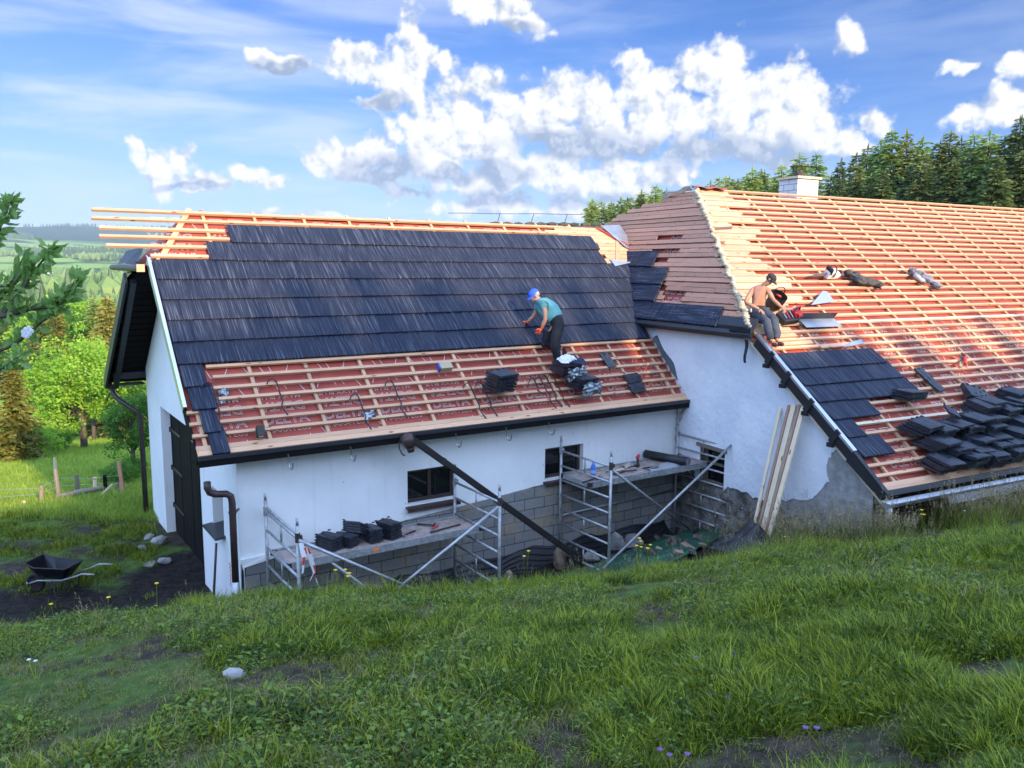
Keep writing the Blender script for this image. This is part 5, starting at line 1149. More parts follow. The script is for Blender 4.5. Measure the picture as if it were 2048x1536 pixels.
# on the wing roof
stack(MA, 5.16, .62, 8, 'black roof tile in the upright stack on the wing battens', 'stack on the middle of the wing battens', .05, (.0, .016), -.62, .10)
stack(MA, 6.92, .5, 6, 'silver wrapped black tile in the lower bundle behind the standing man', 'bundles below the standing man', .03, (.0, .014), -.6, .08)
stack(MA, 6.75, .86, 6, 'black tile in the upper bundle under the rags below the standing man', 'bundles below the standing man', .06, (0, .014), -.6, .08)
put_tile(MA(8.28, .38, .03, pi/2+.06, 0), 'narrow black tile standing upright near the wall flashing', 'loose tiles on the wing', HALF)
put_tile(MA(8.0, 1.13, .0, .08, 0), 'narrow black tile half slipped under a batten near the wall flashing', 'loose tiles on the wing', HALF)
put_tile(MA(8.33, .62, .03, pi/2+.06, 0), 'narrow black tile above the upright one near the wall flashing', 'loose tiles on the wing', HALF)
# on the left scaffold
def MS(s, t, h, yaw=0, tilt=0, roll=0): return FA @ Matrix.Translation((s, t, h)) @ Matrix.Rotation(yaw, 4, 'Z') @ Matrix.Rotation(tilt, 4, 'X') @ Matrix.Rotation(roll, 4, 'Y')
for i, (s, n, yw, w) in enumerate(((1.75, 5, .35, 'first from the left'), (2.0, 4, .5, 'second from the left'), (2.42, 5, .1, 'fourth from the left'), (2.72, 6, .25, 'tallest at the right end'))):
    for k in range(n):
        put_tile(MS(s+random.uniform(-.01, .01), -.28+random.uniform(-.01, .01), -1.555+.042*k, yw+random.uniform(-.04, .04)), 'black roof tile on the scaffold deck in the stack '+w, 'tile stacks on the scaffold deck', HALF)
for k in range(4): put_tile(MS(2.2, -.22, -1.44+.045*k, .4, -.1, .55), 'black roof tile in the tilted bunch between the scaffold deck stacks', 'tile stacks on the scaffold deck', HALF)
# plastic film on the bundles
def cloth(name, label, cat, M, size, mat_, seed, hgt=.1, nx=18, ny=14, group=None):
    rr = np.random.default_rng(seed); ph = rr.uniform(0, 6.28, 8); fr = rr.uniform(6, 26, 8); an = rr.uniform(0, 6.28, 8)
    def fn(a, b):
        x = (a-.5)*size[0]; y = (b-.5)*size[1]; d = max(0, 1-(abs(a-.5)*2)**3)*max(0, 1-(abs(b-.5)*2)**3)
        z = hgt*(.35+.65*d)*(.6+sum(.11*sin(fr[i]*(a*cos(an[i])+b*sin(an[i]))+ph[i]) for i in range(8)))
        return Vector((x*(1+.12*sin(fr[0]*b+ph[1])), y*(1+.15*sin(fr[1]*a+ph[2])), max(z*d**.3, .004)+(.012 if d < .15 else 0)))
    m = MB(); m.grid(fn, nx, ny); o = m.build(name, mat_, smooth=True); o.matrix_world = M
    sl = o.modifiers.new('thickness', 'SOLIDIFY'); sl.thickness = .006
    return tag(o, label, cat, group)
MT['film'] = pmat('silvery_film', (.42, .47, .5), .22, .35, var=(.04, .05, .06), vscale=14, bump=.012, bscale=18)
cloth('wrapping_film', 'crumpled silvery film over the lower tile bundle', 'film', MA(6.95, .27, .30, .03, .95), (.44, .24), MT['film'], 3, .06)
cloth('wrapping_film', 'crumpled silvery film on the upper tile bundle', 'film', MA(6.78, .63, .31, .06, .95), (.42, .24), MT['film'], 4, .07)
cloth('rag', 'white rag lying on top of the upper tile bundle', 'rag', MA(6.68, .94, .36, .3, -.5), (.34, .26), pmat('white_cloth', (.7, .68, .74), .9), 5, .13)
cloth('rag', 'dark blue garment lying beside the white rag', 'rag', MA(6.9, .86, .36, -.2, -.5), (.34, .24), pmat('navy_cloth', (.02, .025, .06), .9), 6, .1)
# clothes left on the big roof: sleeves and body as one crumpled bundle each
def garment(label, M, mat_, mat2, seed, L=.85, W=.26):
    rr = np.random.default_rng(seed); T = thing('jacket', label, 'jacket', M); b = MB()
    def body(a, c):
        th = a*2*pi; x = (c-.5)*L; w = W*(.55+.45*sin(pi*min(1, c*1.15)))*(1+.25*sin(c*17+seed)+.12*sin(th*3+c*9)); return Vector((x+.03*sin(th*2+c*11), w*.5*cos(th)+.05*sin(c*7+seed), max(.0, .07+.07*sin(th)*(1+.3*sin(c*23)))))
    b.grid(body, 20, 24); b.build('body', mat_, T, smooth=True)
    for sg, c0 in ((1, .30), (-1, .22)):
        pts = [Vector((-L*.3+i*.09, sg*(W*.45+.05*sin(i*1.3)), .05+.02*sin(i*2.1))) for i in range(5)]
        MB().tube(pts, [.05, .06, .05, .055, .04], 9).build('sleeve', mat2, T, smooth=True)
garment('dark grey jacket lying crumpled on the battens beside the chainsaw', MBr(4.05, 5.02, .02, -.62), pmat('charcoal_cloth', (.03, .03, .034), .9, var=(.07, .065, .06), vscale=16), MT['black_plastic'], 2, .8)
garment('grey and black jacket lying on the battens right of the dark jacket', MBr(6.08, 5.08, .02, -1.05), pmat('grey_cloth', (.23, .23, .25), .85, var=(.04, .04, .05), vscale=9), pmat('pale_grey_cloth', (.36, .36, .38), .85), 5, .75)
# chainsaw
T = thing('chainsaw', 'white and black chainsaw lying on the sunlit battens', 'chainsaw', MBr(3.12, 5.2, .015, .05))
m = MB(); m.box((.1, 0, .09), (.3, .16, .17)).box((.27, 0, .07), (.12, .14, .12)); m.build('engine_housing', MT['white_plastic'], T, bevel=.03)
MB().prism([(-.04, .0, .05), (-.42, 0, .04), (-.45, 0, .075), (-.42, 0, .11), (-.04, 0, .13)], (0, .012, 0)).build('guide_bar', MT['steel'], T)
m = MB(); m.tube([(.06, .1, .08)]+[(.06+.02*sin(a), .11*cos(a), .12+.17*sin(a)) for a in np.linspace(.1, pi-.1, 9)]+[(.06, -.1, .08)], .013, 6); m.tube([(.22, 0, .16), (.33, 0, .17), (.4, 0, .1), (.33, 0, .03)], .018, 6); m.build('handle', MT['black_plastic'], T, smooth=True)
MB().prism([(-.03, -.09, .13), (-.06, -.09, .25), (-.03, -.09, .27), (0, -.09, .14)], (0, .18, 0)).build('hand_guard', MT['black_plastic'], T)
# sheet metal pieces
for lab, M, P in (('triangular grey sheet metal offcut poking up between battens', MBr(2.38, 4.5, .06, .15, .18), [(-.45, -.12), (.28, -.14), (.3, .12), (.2, .16)]),
                  ('folded grey sheet metal flashing lying right of the seated man', MBr(1.78, 3.86, .05, -.02, 0), [(-.48, -.2), (.46, -.19), (.42, .04), (-.5, .04)]),
                  ('long pale sheet metal strip lying above the laid tiles', MBr(2.1, 3.2, .03, .12, 0), [(-.35, -.05), (.3, -.05), (.36, .06), (.0, .04)])):
    T = thing('metal_sheet', lab, 'sheet metal', M); MB().prism([(x, y, 0) for x, y in P], (0, 0, .004)).build('sheet', pmat('blue_grey_sheet', (.33, .37, .43), .4, .5), T)
    if 'folded' in lab: MB().prism([(-.5, .045, .0), (.42, .045, .0), (.42, .03, .15), (-.5, .03, .15)], (0, .004, 0)).build('upstand', MT['anthracite'], T)
# tools round the seated man
def drill(label, M, c='rust_red'):
    T = thing('cordless_drill', label, 'drill', M); m = MB(); m.tube([(-.09, 0, .18), (.08, 0, .18)], [.035, .03], 10); m.build('motor_body', MT[c], T, smooth=True)
    MB().tube([(.08, 0, .18), (.14, 0, .18)], [.024, .012], 8).build('chuck', MT['dark_metal'], T)
    MB().bar((-.04, 0, .16), (-.06, 0, .03), .035, .045, (0, 1, 0)).build('grip', MT['black_plastic'], T); MB().box((-.05, 0, .02), (.11, .07, .05)).build('battery', MT['black_plastic'], T, bevel=.008)
drill('red cordless drill standing behind the seated man', MBr(1.05, 4.42, .03, 2.2))
T = thing('tool_bag', 'black tool bucket behind the seated man', 'tool bag', MBr(.92, 4.3, .02)); m = MB(); m.tube([(0, 0, .0), (0, 0, .05), (0, 0, .3)], [.12, .15, .17], 14, False); m.add([(0, 0, .02)]+[(.12*cos(a), .12*sin(a), .02) for a in np.linspace(0, 2*pi, 13)], [(0, i, i+1) for i in range(1, 13)]); m.build('bucket', MT['black_plastic'], T, smooth=True)
m = MB(); m.tube([(.16*cos(a), .05, .3+.14*sin(a)) for a in np.linspace(0, pi, 9)], .01, 5); m.build('handle', MT['anthracite'], T)
T = thing('angle_grinder', 'red and black angle grinder lying on a batten right of the laid tiles', 'angle grinder', MBr(4.58, 2.5, .03, .8))
MB().tube([(-.12, 0, .06), (.08, 0, .07), (.15, 0, .07)], [.03, .036, .03], 10).build('motor_body', MT['rust_red'], T, smooth=True); MB().tube([(.15, 0, .02), (.15, 0, .026)], .085, 14).build('disc', MT['dark_metal'], T); MB().tube([(.12, 0, .09), (.11, .1, .12)], .016, 7).build('side_handle', MT['black_plastic'], T)
MB().prism([(-.25, .05, 0), (-.02, .0, 0), (-.02, .06, 0), (-.2, .1, 0)], (0, 0, .02)).build('guard', pmat('dull_tin', (.35, .28, .14), .5), T)
T = thing('circular_saw', 'red hand saw machine beside the seated man on his right', 'power saw', MBr(1.22, 4.0, .03, .3))
MB().box((.0, 0, .1), (.22, .14, .12)).tube([(-.05, -.08, .1), (.06, -.1, .12)], .05, 10).build('motor_body', MT['rust_red'], T, bevel=.02); MB().box((0, 0, .01), (.32, .18, .012)).build('base_plate', MT['dark_metal'], T); MB().tube([(-.1, 0, .15), (-.06, 0, .22), (.06, 0, .22), (.1, 0, .15)], .016, 7).build('handle', MT['black_plastic'], T); MB().tube([(.02, .08, .1), (.02, .086, .1)], .09, 16).build('blade_guard', MT['white_plastic'], T)
cr = MB(); rr = random.Random(3); T = thing('tool_case', 'open black case of red tools beside the seated man', 'tool case', MBr(1.0, 3.93, .02, .1)); MB().box((0, 0, .05), (.4, .26, .1)).build('case', MT['black_plastic'], T, bevel=.01)
for k in range(4): MB().tube([(-.14+.09*k, -.08, .12), (-.11+.09*k, .08, .14)], .012, 6).build('tool', MT['rust_red'] if k % 2 else MT['steel'], T)
# small things on the wing battens
T = thing('carton', 'small cardboard box with a blue end on a high batten of the wing', 'box', MA(4.33, 1.22, .0, .02)); MB().box((.02, 0, .05), (.24, .13, .1)).build('box', pmat('cardboard', (.42, .33, .2), .9), T, bevel=.004); MB().box((-.112, 0, .05), (.03, .132, .102)).build('end_label', pmat('blue_print', (.06, .07, .3), .6), T)
T = thing('screw_box', 'small dark box with white print leaning on the lowest batten', 'box', MA(.9, .27, .0, -.1, .25)); MB().box((0, 0, .07), (.11, .16, .12)).build('box', pmat('dark_card', (.02, .018, .016), .6), T, bevel=.004); MB().box((0, -.0815, .08), (.07, .003, .05)).build('label', MT['white_plastic'], T); MB().box((0, -.05, .012), (.108, .1, .025)).build('base_strip', pmat('ochre_card', (.3, .18, .05), .7), T)
cloth('film_scrap', 'crumpled white film scrap on a lower batten of the wing', 'film', MA(2.68, .40, -.01, .3), (.22, .13), MT['film'], 8, .09)
cloth('film_scrap', 'torn white film scrap beside the laid verge tiles', 'film', MA(.58, 1.13, -.04, 1.2), (.16, .13), MT['film'], 9, .05)
cloth('film_scrap', 'second torn white film scrap just below the other at the verge', 'film', MA(.54, .98, -.05, .4), (.15, .12), MT['film'], 10, .05)
hooks = [(.42, 1.22, .30, 'beside the laid verge tiles'), (1.38, 1.20, .55, 'second from the left'), (2.6, .77, .12, 'lowest on the left half'), (3.28, .99, .27, 'third from the left'), (4.69, .80, .08, 'left of the black stack pair'), (4.93, .80, .1, 'closest to the black stack'), (6.05, .78, .5, 'short one left of the bundles'), (6.2, .80, .12, 'first of the three beside the bundles'), (6.34, .82, .14, 'second of the three beside the bundles'), (6.5, .84, .12, 'third of the three beside the bundles')]
for s, l, l2, w in hooks:
    m = MB(); P = [ra(s-.16, l-.05, .02), ra(s-.13, l+.0, .05), ra(s-.06, l+.03, .06), ra(s-.01, l, .03), ra(s, l-.05, .02)]; n = 7
    for i in range(1, n+1):
        t = i/n; P.append(ra(s-.02*sin(i*1.7)-.03*t+(.03 if i % 3 == 1 else 0), l-.05+(l2-l+.05)*t, .012))
    O = EA+uA*s+lA*l; T = thing('gutter_hook', 'black iron gutter hook lying on the wing battens, '+w, 'gutter hook', FA @ Matrix.Translation(ra(s, l)), 'gutter hooks laid out on the battens')
    b = MB().tube([p-ra(s, l) for p in P], .011, 5); b.build('hook', MT['black_plastic'], T)
# gutter pipe leaning from the eave to the trench
T = thing('gutter', 'dark brown gutter length leaning from the eave down into the trench', 'gutter', FA @ Matrix.Translation((3.1, -.2, -.08)))
def gp(t): return Vector((3.75*t, -.25*t, -2.95*t))
b = MB(); d = (gp(1)-gp(0)).normalized(); sd_ = Vector((0, 1, 0)); up_ = d.cross(sd_).normalized()*-1
for i in range(9):
    pass
for k_ in (1, .93): b.grid(lambda a, c: gp(a*1.03)+sd_*(.10*k_*max(-.8, min(.8, 1.3*cos(pi*c))))+up_*(-.11*k_*min(.85, 1.3*sin(pi*c))), 20, 14)
for t in (.15, .42, .7, .93): b.tube([gp(t)+sd_*(.102*max(-.8, min(.8, 1.3*cos(a))))+up_*(-.113*min(.85, 1.3*sin(a))) for a in np.linspace(0, pi, 9)], .008, 5)
b.build('trough', pmat('black_brown_gutter', (.012, .008, .008), .55), T)
b = MB(); b.tube([(-.03, 0, .06), (.0, 0, .0), (.04, 0, -.12)], [.1, .115, .08], 12); b.tube([(.04, 0, -.12), (.06, 0, -.2)], [.07, .055], 12); b.build('outlet', MT['gutter_brown'], T, smooth=True)
# boards leaning on the gable
for i, (t0, z0, t1, z1, w_, mm, lab) in enumerate(((2.13, -1.36, 2.32, .92, .055, 'pale_board', 'thin pale lath leaning on the limewashed gable, set apart on the left'), (2.0, -1.30, 2.10, 1.0, .06, 'dull_red_board', 'reddish board leaning on the gable, first right of the thin lath'), (1.88, -1.27, 1.98, 1.03, .10, 'pale_board', 'broad pale board in the middle of the leaning bundle'), (1.78, -1.22, 1.83, 1.06, .045, 'dull_red_board', 'reddish board second from the right in the leaning bundle'), (1.68, -1.2, 1.72, 1.08, .085, 'pale_board', 'pale board at the right end of the leaning bundle'))):
    p, q = WB_(-.62, t0, z0-.15), WB_(.14, t1, z1); dd = (q-p); L = dd.length; dd.normalize(); yy = vB-dd*vB.dot(dd); yy.normalize(); zz = dd.cross(yy)
    o = MB().box((L/2, 0, 0), (L, w_, .035)).build('board', MT[mm], bevel=.003); o.matrix_world = frame(p-uB*.02*i, dd, yy, zz); tag(o, lab, 'board', 'boards leaning on the gable')
# ------------------------------------------------------------------ right scaffold deck: membrane roll, bottle, tools
DK = -1.168
T = thing('membrane_roll', 'black roll of sheeting lying on the right scaffold deck', 'roll', FA @ Matrix.Translation((8.6, -.1, DK+.085)))
ax = Vector((.26, -.92, -.02)); b = MB(); b.tube([Vector((0, .40, 0)), Vector((.26, -.52, -.01))], .085, 18); b.build('roll', MT['black_plastic'], T, smooth=True)
b = MB(); b.tube([Vector((.262, -.515, -.01)), Vector((.264, -.53, -.01))], .078, 18); b.tube([Vector((.262, -.52, -.01)), Vector((.267, -.536, -.01))], .034, 12); b.build('roll_end', MT['grey_sheet'], T)
b = MB(); b.grid(lambda a, c: Vector((.22-.85*a+.03*sin(c*5), -.52+.42*(1-c)*(1-a*.5), -.08-.004*0-.28*max(0, c-.55)*(1-.3*a)+.015*sin(a*7))), 14, 10); b.build('loose_end', pmat('grey_sheeting', (.3, .32, .35), .6), T, smooth=True)
T = thing('bottle', 'blue plastic spray bottle on the right scaffold deck', 'bottle', FA @ Matrix.Translation((6.78, -.3, DK))); MB().tube([(0, 0, 0), (0, 0, .02), (0, 0, .19), (0, 0, .25), (0, 0, .28)], [.04, .045, .045, .02, .016], 12).build('body', pmat('blue_plastic', (.05, .16, .55), .3, spec=.6), T, smooth=True); MB().tube([(0, 0, .07), (0, 0, .13)], .0465, 12).build('label', pmat('pale_blue_label', (.3, .4, .65), .5), T); MB().tube([(0, 0, .28), (0, 0, .33)], .018, 8).build('cap', MT['white_plastic'], T)
drill('red cordless drill lying beside the black roll on the right scaffold', FA @ Matrix.Translation((8.05, -.1, DK)) @ Matrix.Rotation(.7, 4, 'Z'))
def hammer(label, M, hd='steel', hl='black_plastic'):
    T = thing('hammer', label, 'hammer', M); MB().tube([(0, 0, .018), (.28, 0, .018)], [.012, .016], 8).build('handle', MT[hl], T, smooth=True); MB().bar((-.0, -.06, .018), (0, .07, .018), .03, .03).build('head', MT[hd], T, bevel=.004)
hammer('hammer with black handle on the left scaffold deck beside the tile stacks', MS(2.9, -.4, -1.57, .35))
hammer('hammer among the tools at the far end of the left scaffold deck', MS(3.55, -.2, -1.57, 2.4), 'dark_metal')
hammer('hammer lying near the edge of the right scaffold deck', MS(7.2, -.42, DK, .2), 'dark_metal')
def pliers(label, M, c):
    T = thing('pliers', label, 'pliers', M)
    for sg in (1, -1): MB().tube([(-.05, 0, .012), (.0, .012*sg, .012), (.12, .04*sg, .012), (.2, .02*sg, .012)], [.008, .012, .011, .008], 6).build('arm', MT[c], T, smooth=True)
pliers('red handled snips at the far end of the left scaffold deck', MS(3.5, -.3, -1.57, .8), 'rust_red'); pliers('black snips on the right scaffold deck near the blue bottle', MS(6.7, -.52, DK, .5), 'black_plastic'); pliers('snips lying in front of the black roll on the right scaffold', MS(8.0, -.35, DK, -.3), 'black_plastic')
for i, (s, t, L, yw, mm, lab) in enumerate(((3.65, -.42, .62, .18, 'dark_metal', 'dark crowbar at the far end of the left scaffold deck'), (6.6, -.48, .55, .3, 'black_plastic', 'black iron bar sticking out of the right scaffold deck'), (7.5, -.2, .22, .1, 'pale_board', 'short pale wooden offcut on the right scaffold deck'), (7.75, -.1, .16, .9, 'batten', 'reddish wooden offcut on the right scaffold deck'), (7.62, -.35, .3, -.2, 'dark_metal', 'dark metal strip on the right scaffold deck'), (8.15, -.42, .3, .15, 'steel', 'steel ruler beside the snips on the right scaffold deck'), (7.3, -.12, .2, .6, 'steel', 'small steel tool near the wall on the right scaffold deck'))):
    o = MB().box((0, 0, .012), (L, .03 if 'bar' in lab or 'strip' in lab else .05, .02)).build('crowbar' if 'bar' in lab else 'offcut' if 'offcut' in lab else 'hand_tool', MT[mm], bevel=.003); o.matrix_world = MS(s, t, -1.572 if s < 4.2 else DK, yw); tag(o, lab, 'tool' if 'offcut' not in lab else 'offcut')
cloth('cement_bag', 'dusty cloth and crumbs lying on the right scaffold deck', 'cloth', MS(7.9, .0, DK, .2), (.3, .2), MT['cement'], 14, .06)
# red and white barrier tape hanging from the left scaffold
T = thing('barrier_tape', 'red and white barrier tape hanging from the scaffold pole', 'tape', FA @ Matrix.Translation((.97, -1.29, -1.05)))
tp = [Vector((0, 0, 0)), Vector((.03, -.02, -.2)), Vector((.0, -.03, -.42)), Vector((.10, -.02, -.55)), Vector((.17, -.03, -.42)), Vector((.13, -.03, -.25)), Vector((.06, -.02, -.08))]
t2 = [Vector((.16, -.03, -.45)), Vector((.2, -.03, -.6)), Vector((.27, -.02, -.78)), Vector((.33, -.03, -.86))]
def ribbon(P, w, cols, nm):
    for c, mm in enumerate(cols):
        b = MB()
        for i in range(len(P)-1):
            for q in range(2):
                if (i*2+q) % len(cols) != c: continue
                a, e = P[i].lerp(P[i+1], q/2), P[i].lerp(P[i+1], (q+1)/2); s1 = Vector((cos(i*1.3)*.6+.4, sin(i*.9)*.4, .1*sin(i)))*w
                b.add([a-s1, a+s1, e+s1*.9, e-s1*.9], [(0, 1, 2, 3)])
        if b.v: b.build(nm, mm, T)['kind'] = 'thing'
tp[-1:] = tp[-1:]
ribbon(tp+t2, .035, [MT['white_plastic'], MT['white_plastic'], pmat('tape_red', (.65, .03, .02), .5)], 'tape_band')
# rake handle at the pier, dark stick by the downpipe
o = MB().tube([(0, 0, 0), (.16, .06, 1.25)], .02, 8).build('rake_shaft', MT['gutter_brown'], smooth=True); o.matrix_world = FA @ Matrix.Translation((.38, 1.35, -2.95)) @ Matrix.Rotation(-1.5, 4, 'Z'); tag(o, 'wooden rake shaft leaning on the white pier', 'rake')
o = MB().prism([(0, 0, 0), (.07, 0, 0), (.06, 0, 1.05), (.03, 0, 1.15)], (0, .01, 0)).build('sheet_strip', MT['black_plastic']); o.matrix_world = FA @ Matrix.Translation((.56, .3, -2.95)); tag(o, 'black sheet strip standing beside the brown downpipe', 'sheet strip')
# ------------------------------------------------------------------ trench: tarpaulin, dimpled sheet, stones, black pile
def drape(name, label, cat, pts, mat_, lift=.04, n=40, wr=.05, kind=None):
    """sheet over the terrain between two polylines"""
    A_ = [Vector((*p, 0)) for p in pts[0]]; B_ = [Vector((*p, 0)) for p in pts[1]]
    def at(P, t): k = t*(len(P)-1); i = min(int(k), len(P)-2); return P[i].lerp(P[i+1], k-i)
    def fn(a, b):
        q = at(A_, a).lerp(at(B_, a), b); return Vector((q.x, q.y, gz(q.x, q.y)+lift+wr*(.5+.5*sin(a*41+b*9+3*sin(b*13)))*(.4+.6*sin(a*13+1)**2)))
    m = MB(); m.grid(fn, n, n//2); o = m.build(name, mat_, smooth=True); sl = o.modifiers.new('thickness', 'SOLIDIFY'); sl.thickness = .008; sl.offset = 1
    return tag(o, label, cat)
W2 = lambda s, t: tuple(WA(s, t, 0))[:2]
drape('tarpaulin', 'green tarpaulin spread over the bank of the trench', 'tarpaulin', ([W2(4.4, -.85), W2(5.6, -.75), W2(7.0, -.6), W2(8.4, -.35), W2(9.6, -.2)], [W2(5.4, -2.1), W2(6.6, -2.0), W2(7.8, -1.9), W2(9.0, -1.5), W2(10.0, -1.1)]), pmat('green_tarpaulin', (.01, .10, .055), .5, var=(.025, .05, .035), vscale=5, bump=.03, bscale=9), .05, 60, .07)
def dimple():
    T = thing('dimpled_sheet', 'black dimpled drainage sheet along the foot of the block wall', 'drainage sheet', FA @ Matrix.Translation((4, .3, -2.9))); m = MB()
    m.grid(lambda a, b: Vector((-1.0+6.2*a, .02-.42*b+.06*sin(a*19), .02+.36*(1-b)**2+.04*sin(a*31+b*4)-.02)), 120, 8)
    for i in range(118):
        for j in range(7):
            a = (i+.5)/118; b = (j+.5)/7; c = Vector((-1.0+6.2*a, .02-.42*b+.06*sin(a*19), .035+.36*(1-b)**2+.04*sin(a*31+b*4)-.02)); m.box(c, (.025, .025, .02))
    m.build('sheet', MT['black_plastic'], T)
dimple()
rr = random.Random(17)
def rock(name, label, cat, p, r, m_, seed, group=None, X=None, lift=.35):
    o = MB().blob((0, 0, 0), r, seed, 8, .45).build(name, MT[m_]); o.location = (p[0], p[1], gz(p[0], p[1])+r[2]*lift if len(p) < 3 else p[2]); o.rotation_euler = (rr.uniform(-.3, .3), rr.uniform(-.3, .3), rr.uniform(0, 6)); b = o.modifiers.new('chip', 'DECIMATE'); b.ratio = .45
    return tag(o, label, cat, group)
for i, (s, t, r, w) in enumerate(((4.6, -.55, (.3, .16, .14), 'slanting under the second frame of the left scaffold'), (5.0, -.25, (.16, .12, .22), 'upright against the drainage sheet'), (4.35, -.9, (.25, .15, .12), 'lying behind the second frame of the left scaffold'), (6.2, -.15, (.12, .1, .24), 'upright left of the right scaffold'), (3.9, -1.0, (.2, .12, .16), 'half hidden by the grass edge'))):
    rock('stone', 'brown rubble stone in the trench, '+w, 'stone', W2(s, t), r, 'brown_stone', i, 'brown stones in the trench')
for i, (s, t, r) in enumerate(((6.9, -.2, (.22, .16, .16)), (8.1, .0, (.25, .18, .2)), (7.7, .05, (.12, .1, .22)))):
    rock('stone', 'pale grey stone in the trench '+('between the scaffold frames', 'against the block wall', 'standing upright at the block wall')[i], 'stone', W2(s, t), r, 'stone', 20+i, 'grey stones in the trench')
for i in range(34):
    s = rr.uniform(7.3, 9.7); t = rr.uniform(-2.2, -.3); p = W2(s, t); q = ('brown_stone', 'bark', 'anthracite', 'bark')[i % 4]
    o = MB().box((0, 0, 0), (rr.uniform(.08, .3), rr.uniform(.05, .12), rr.uniform(.02, .06))).build('debris_piece', MT[q]); o.location = (*p, gz(*p)+.1); o.rotation_euler = (rr.uniform(-.4, .4), rr.uniform(-.4, .4), rr.uniform(0, 6)); tag(o, ('brown brick fragment', 'dark wood offcut', 'dark slate piece', 'dark earth clod')[i % 4]+' among the rubble on the green tarpaulin in the inner corner', 'rubble', 'rubble on the tarpaulin '+q)
q = WB_(-.9, 1.75, 0); o = cloth('black_sheeting', 'heap of black sheeting in the grass below the leaning boards', 'sheeting', Matrix.Translation((q.x, q.y, gz(q.x, q.y)+.02)) @ Matrix.Rotation(-.5, 4, 'Z'), (1.25, .75), MT['black_plastic'], 31, .42, 30, 20)
# grey slab path and boards along the foot of the big roof on the right
o = MB().box((0, 0, 0), (3.2, .4, .14)).build('concrete_kerb', MT['cement'], bevel=.01); q = WB_(5.2, -.35, 0); o.matrix_world = frame(Vector((q.x, q.y, gz(q.x, q.y)+.10)), uB, vB, ZZ); tag(o, 'grey concrete kerb in the grass under the big eave', 'kerb')
# ------------------------------------------------------------------ yard: wheelbarrow, stones, fence posts, log
def barrow():
    x, y = -7.72, 13.35; T = thing('wheelbarrow', 'black wheelbarrow standing in the dark earth of the yard', 'wheelbarrow', Matrix.Translation((x, y, gz(x, y))) @ Matrix.Rotation(R(-8), 4, 'Z') @ Matrix.Scale(.86, 4))
    top = [(-.46, .26), (-.25, .30), (.38, .27), (.46, .2), (.46, -.2), (.38, -.27), (-.25, -.30), (-.46, -.26)]; bot = [(-.26, .14), (-.1, .16), (.22, .15), (.26, .1), (.26, -.1), (.22, -.15), (-.1, -.16), (-.26, -.14)]
    m = MB(); n = 8
    zt = lambda px: .62+.07*(px < -.3)+.03*(px > .4)
    V = [(px, py, zt(px)) for px, py in top]+[(px, py, .36) for px, py in bot]; m.add(V, [(i, (i+1) % n, n+(i+1) % n, n+i) for i in range(n)]+[tuple(range(2*n-1, n-1, -1))])
    o = m.build('tray', pmat('black_enamel', (.006, .007, .010), .35, spec=.35), T); s = o.modifiers.new('thickness', 'SOLIDIFY'); s.thickness = .006
    m = MB(); m.tube([V[i] for i in range(n)]+[V[0]], .013, 6); m.build('rim', MT['dark_metal'], o)
    m = MB()
    for sg in (1, -1): m.tube([(-.55, sg*.08, .2), (-.3, sg*.14, .30), (.25, sg*.2, .36), (.6, sg*.24, .48), (.75, sg*.27, .55), (1.02, sg*.28, .56)], .017, 8)
    m.build('handle_frame', MT['alu'], T, smooth=True)
    for sg in (1, -1): MB().tube([(.05, sg*.19, .35), (.12, sg*.22, .02), (.28, sg*.22, .02), (.36, sg*.2, .38)], .013, 6).build('leg', MT['dark_metal'], T)
    MB().tube([(-.55, -.12, .2), (-.62, -.05, .21), (-.62, .05, .21), (-.55, .12, .2)], .014, 6).build('nose_bar', MT['steel'], T)
    w = MB(); w.tube([(-.46+.155*cos(a), 0, .2+.155*sin(a)) for a in np.linspace(0, 2*pi, 25)], .045, 10, False); wo = w.build('wheel', MT['rubber'], T, smooth=True); MB().tube([(-.46, -.03, .2), (-.46, .03, .2)], .11, 16).build('rim', MT['dark_metal'], wo)
barrow()
for i, (px, Y, r, w) in enumerate(((272, 16.2, (.16, .2, .14), 'by the foot of the rear downpipe'), (292, 15.9, (.3, .2, .2), 'leaning against the white gable'), (262, 15.6, (.34, .26, .06), 'lying flat below the rear downpipe'), (272, 14.7, (.26, .2, .09), 'lying flat in the grass edge of the dark earth'), (303, 14.85, (.28, .22, .14), 'beside the dark earth at the gable'))):
    rock('stone', 'grey field stone '+w, 'stone', (pxy(px, Y), Y), tuple(.55*q for q in r), 'stone', 40+i, 'stones at the gable')
posts = [(52, 19.2, .45, 'old_wood', .08, 'short grey post leaning left, second from the left edge'), (92, 19.7, .78, 'old_wood', -.05, 'tallest grey post beside the lying log'), (130, 20.0, .58, 'old_wood', .0, 'grey post behind the middle of the log'), (166, 20.3, .44, 'pale_board', .03, 'pale new post right of the middle'), (188, 20.4, .48, 'dark_wood', 0, 'black post at the end of the log'), (17, 18.95, .14, 'pale_board', 0, 'pale stump of a post at the left edge'), (212, 19.9, .32, 'old_wood', 0, 'short grey post beside the bush'), (88, 25.5, .5, 'pale_board', 0, 'small distant pale post in the sunlit meadow')]
for px, Y, h, mm, ln, lab in posts:
    x = pxy(px, Y); z = gz(x, Y); o = MB().tube([(0, 0, -.2), (ln*h, 0, h*.6), (ln*h*1.5, 0, h)], [.055, .052, .045], 8).build('fence_post', MT[mm]); o.location = (x, Y, z); tag(o, lab, 'fence post', 'fence posts at the meadow edge')
T = thing('fence_post', 'pair of brown split timbers standing as one post right of the log', 'fence post', Vector((pxy(226, 19.6), 19.6, gz(pxy(226, 19.6), 19.6))), 'fence posts at the meadow edge')
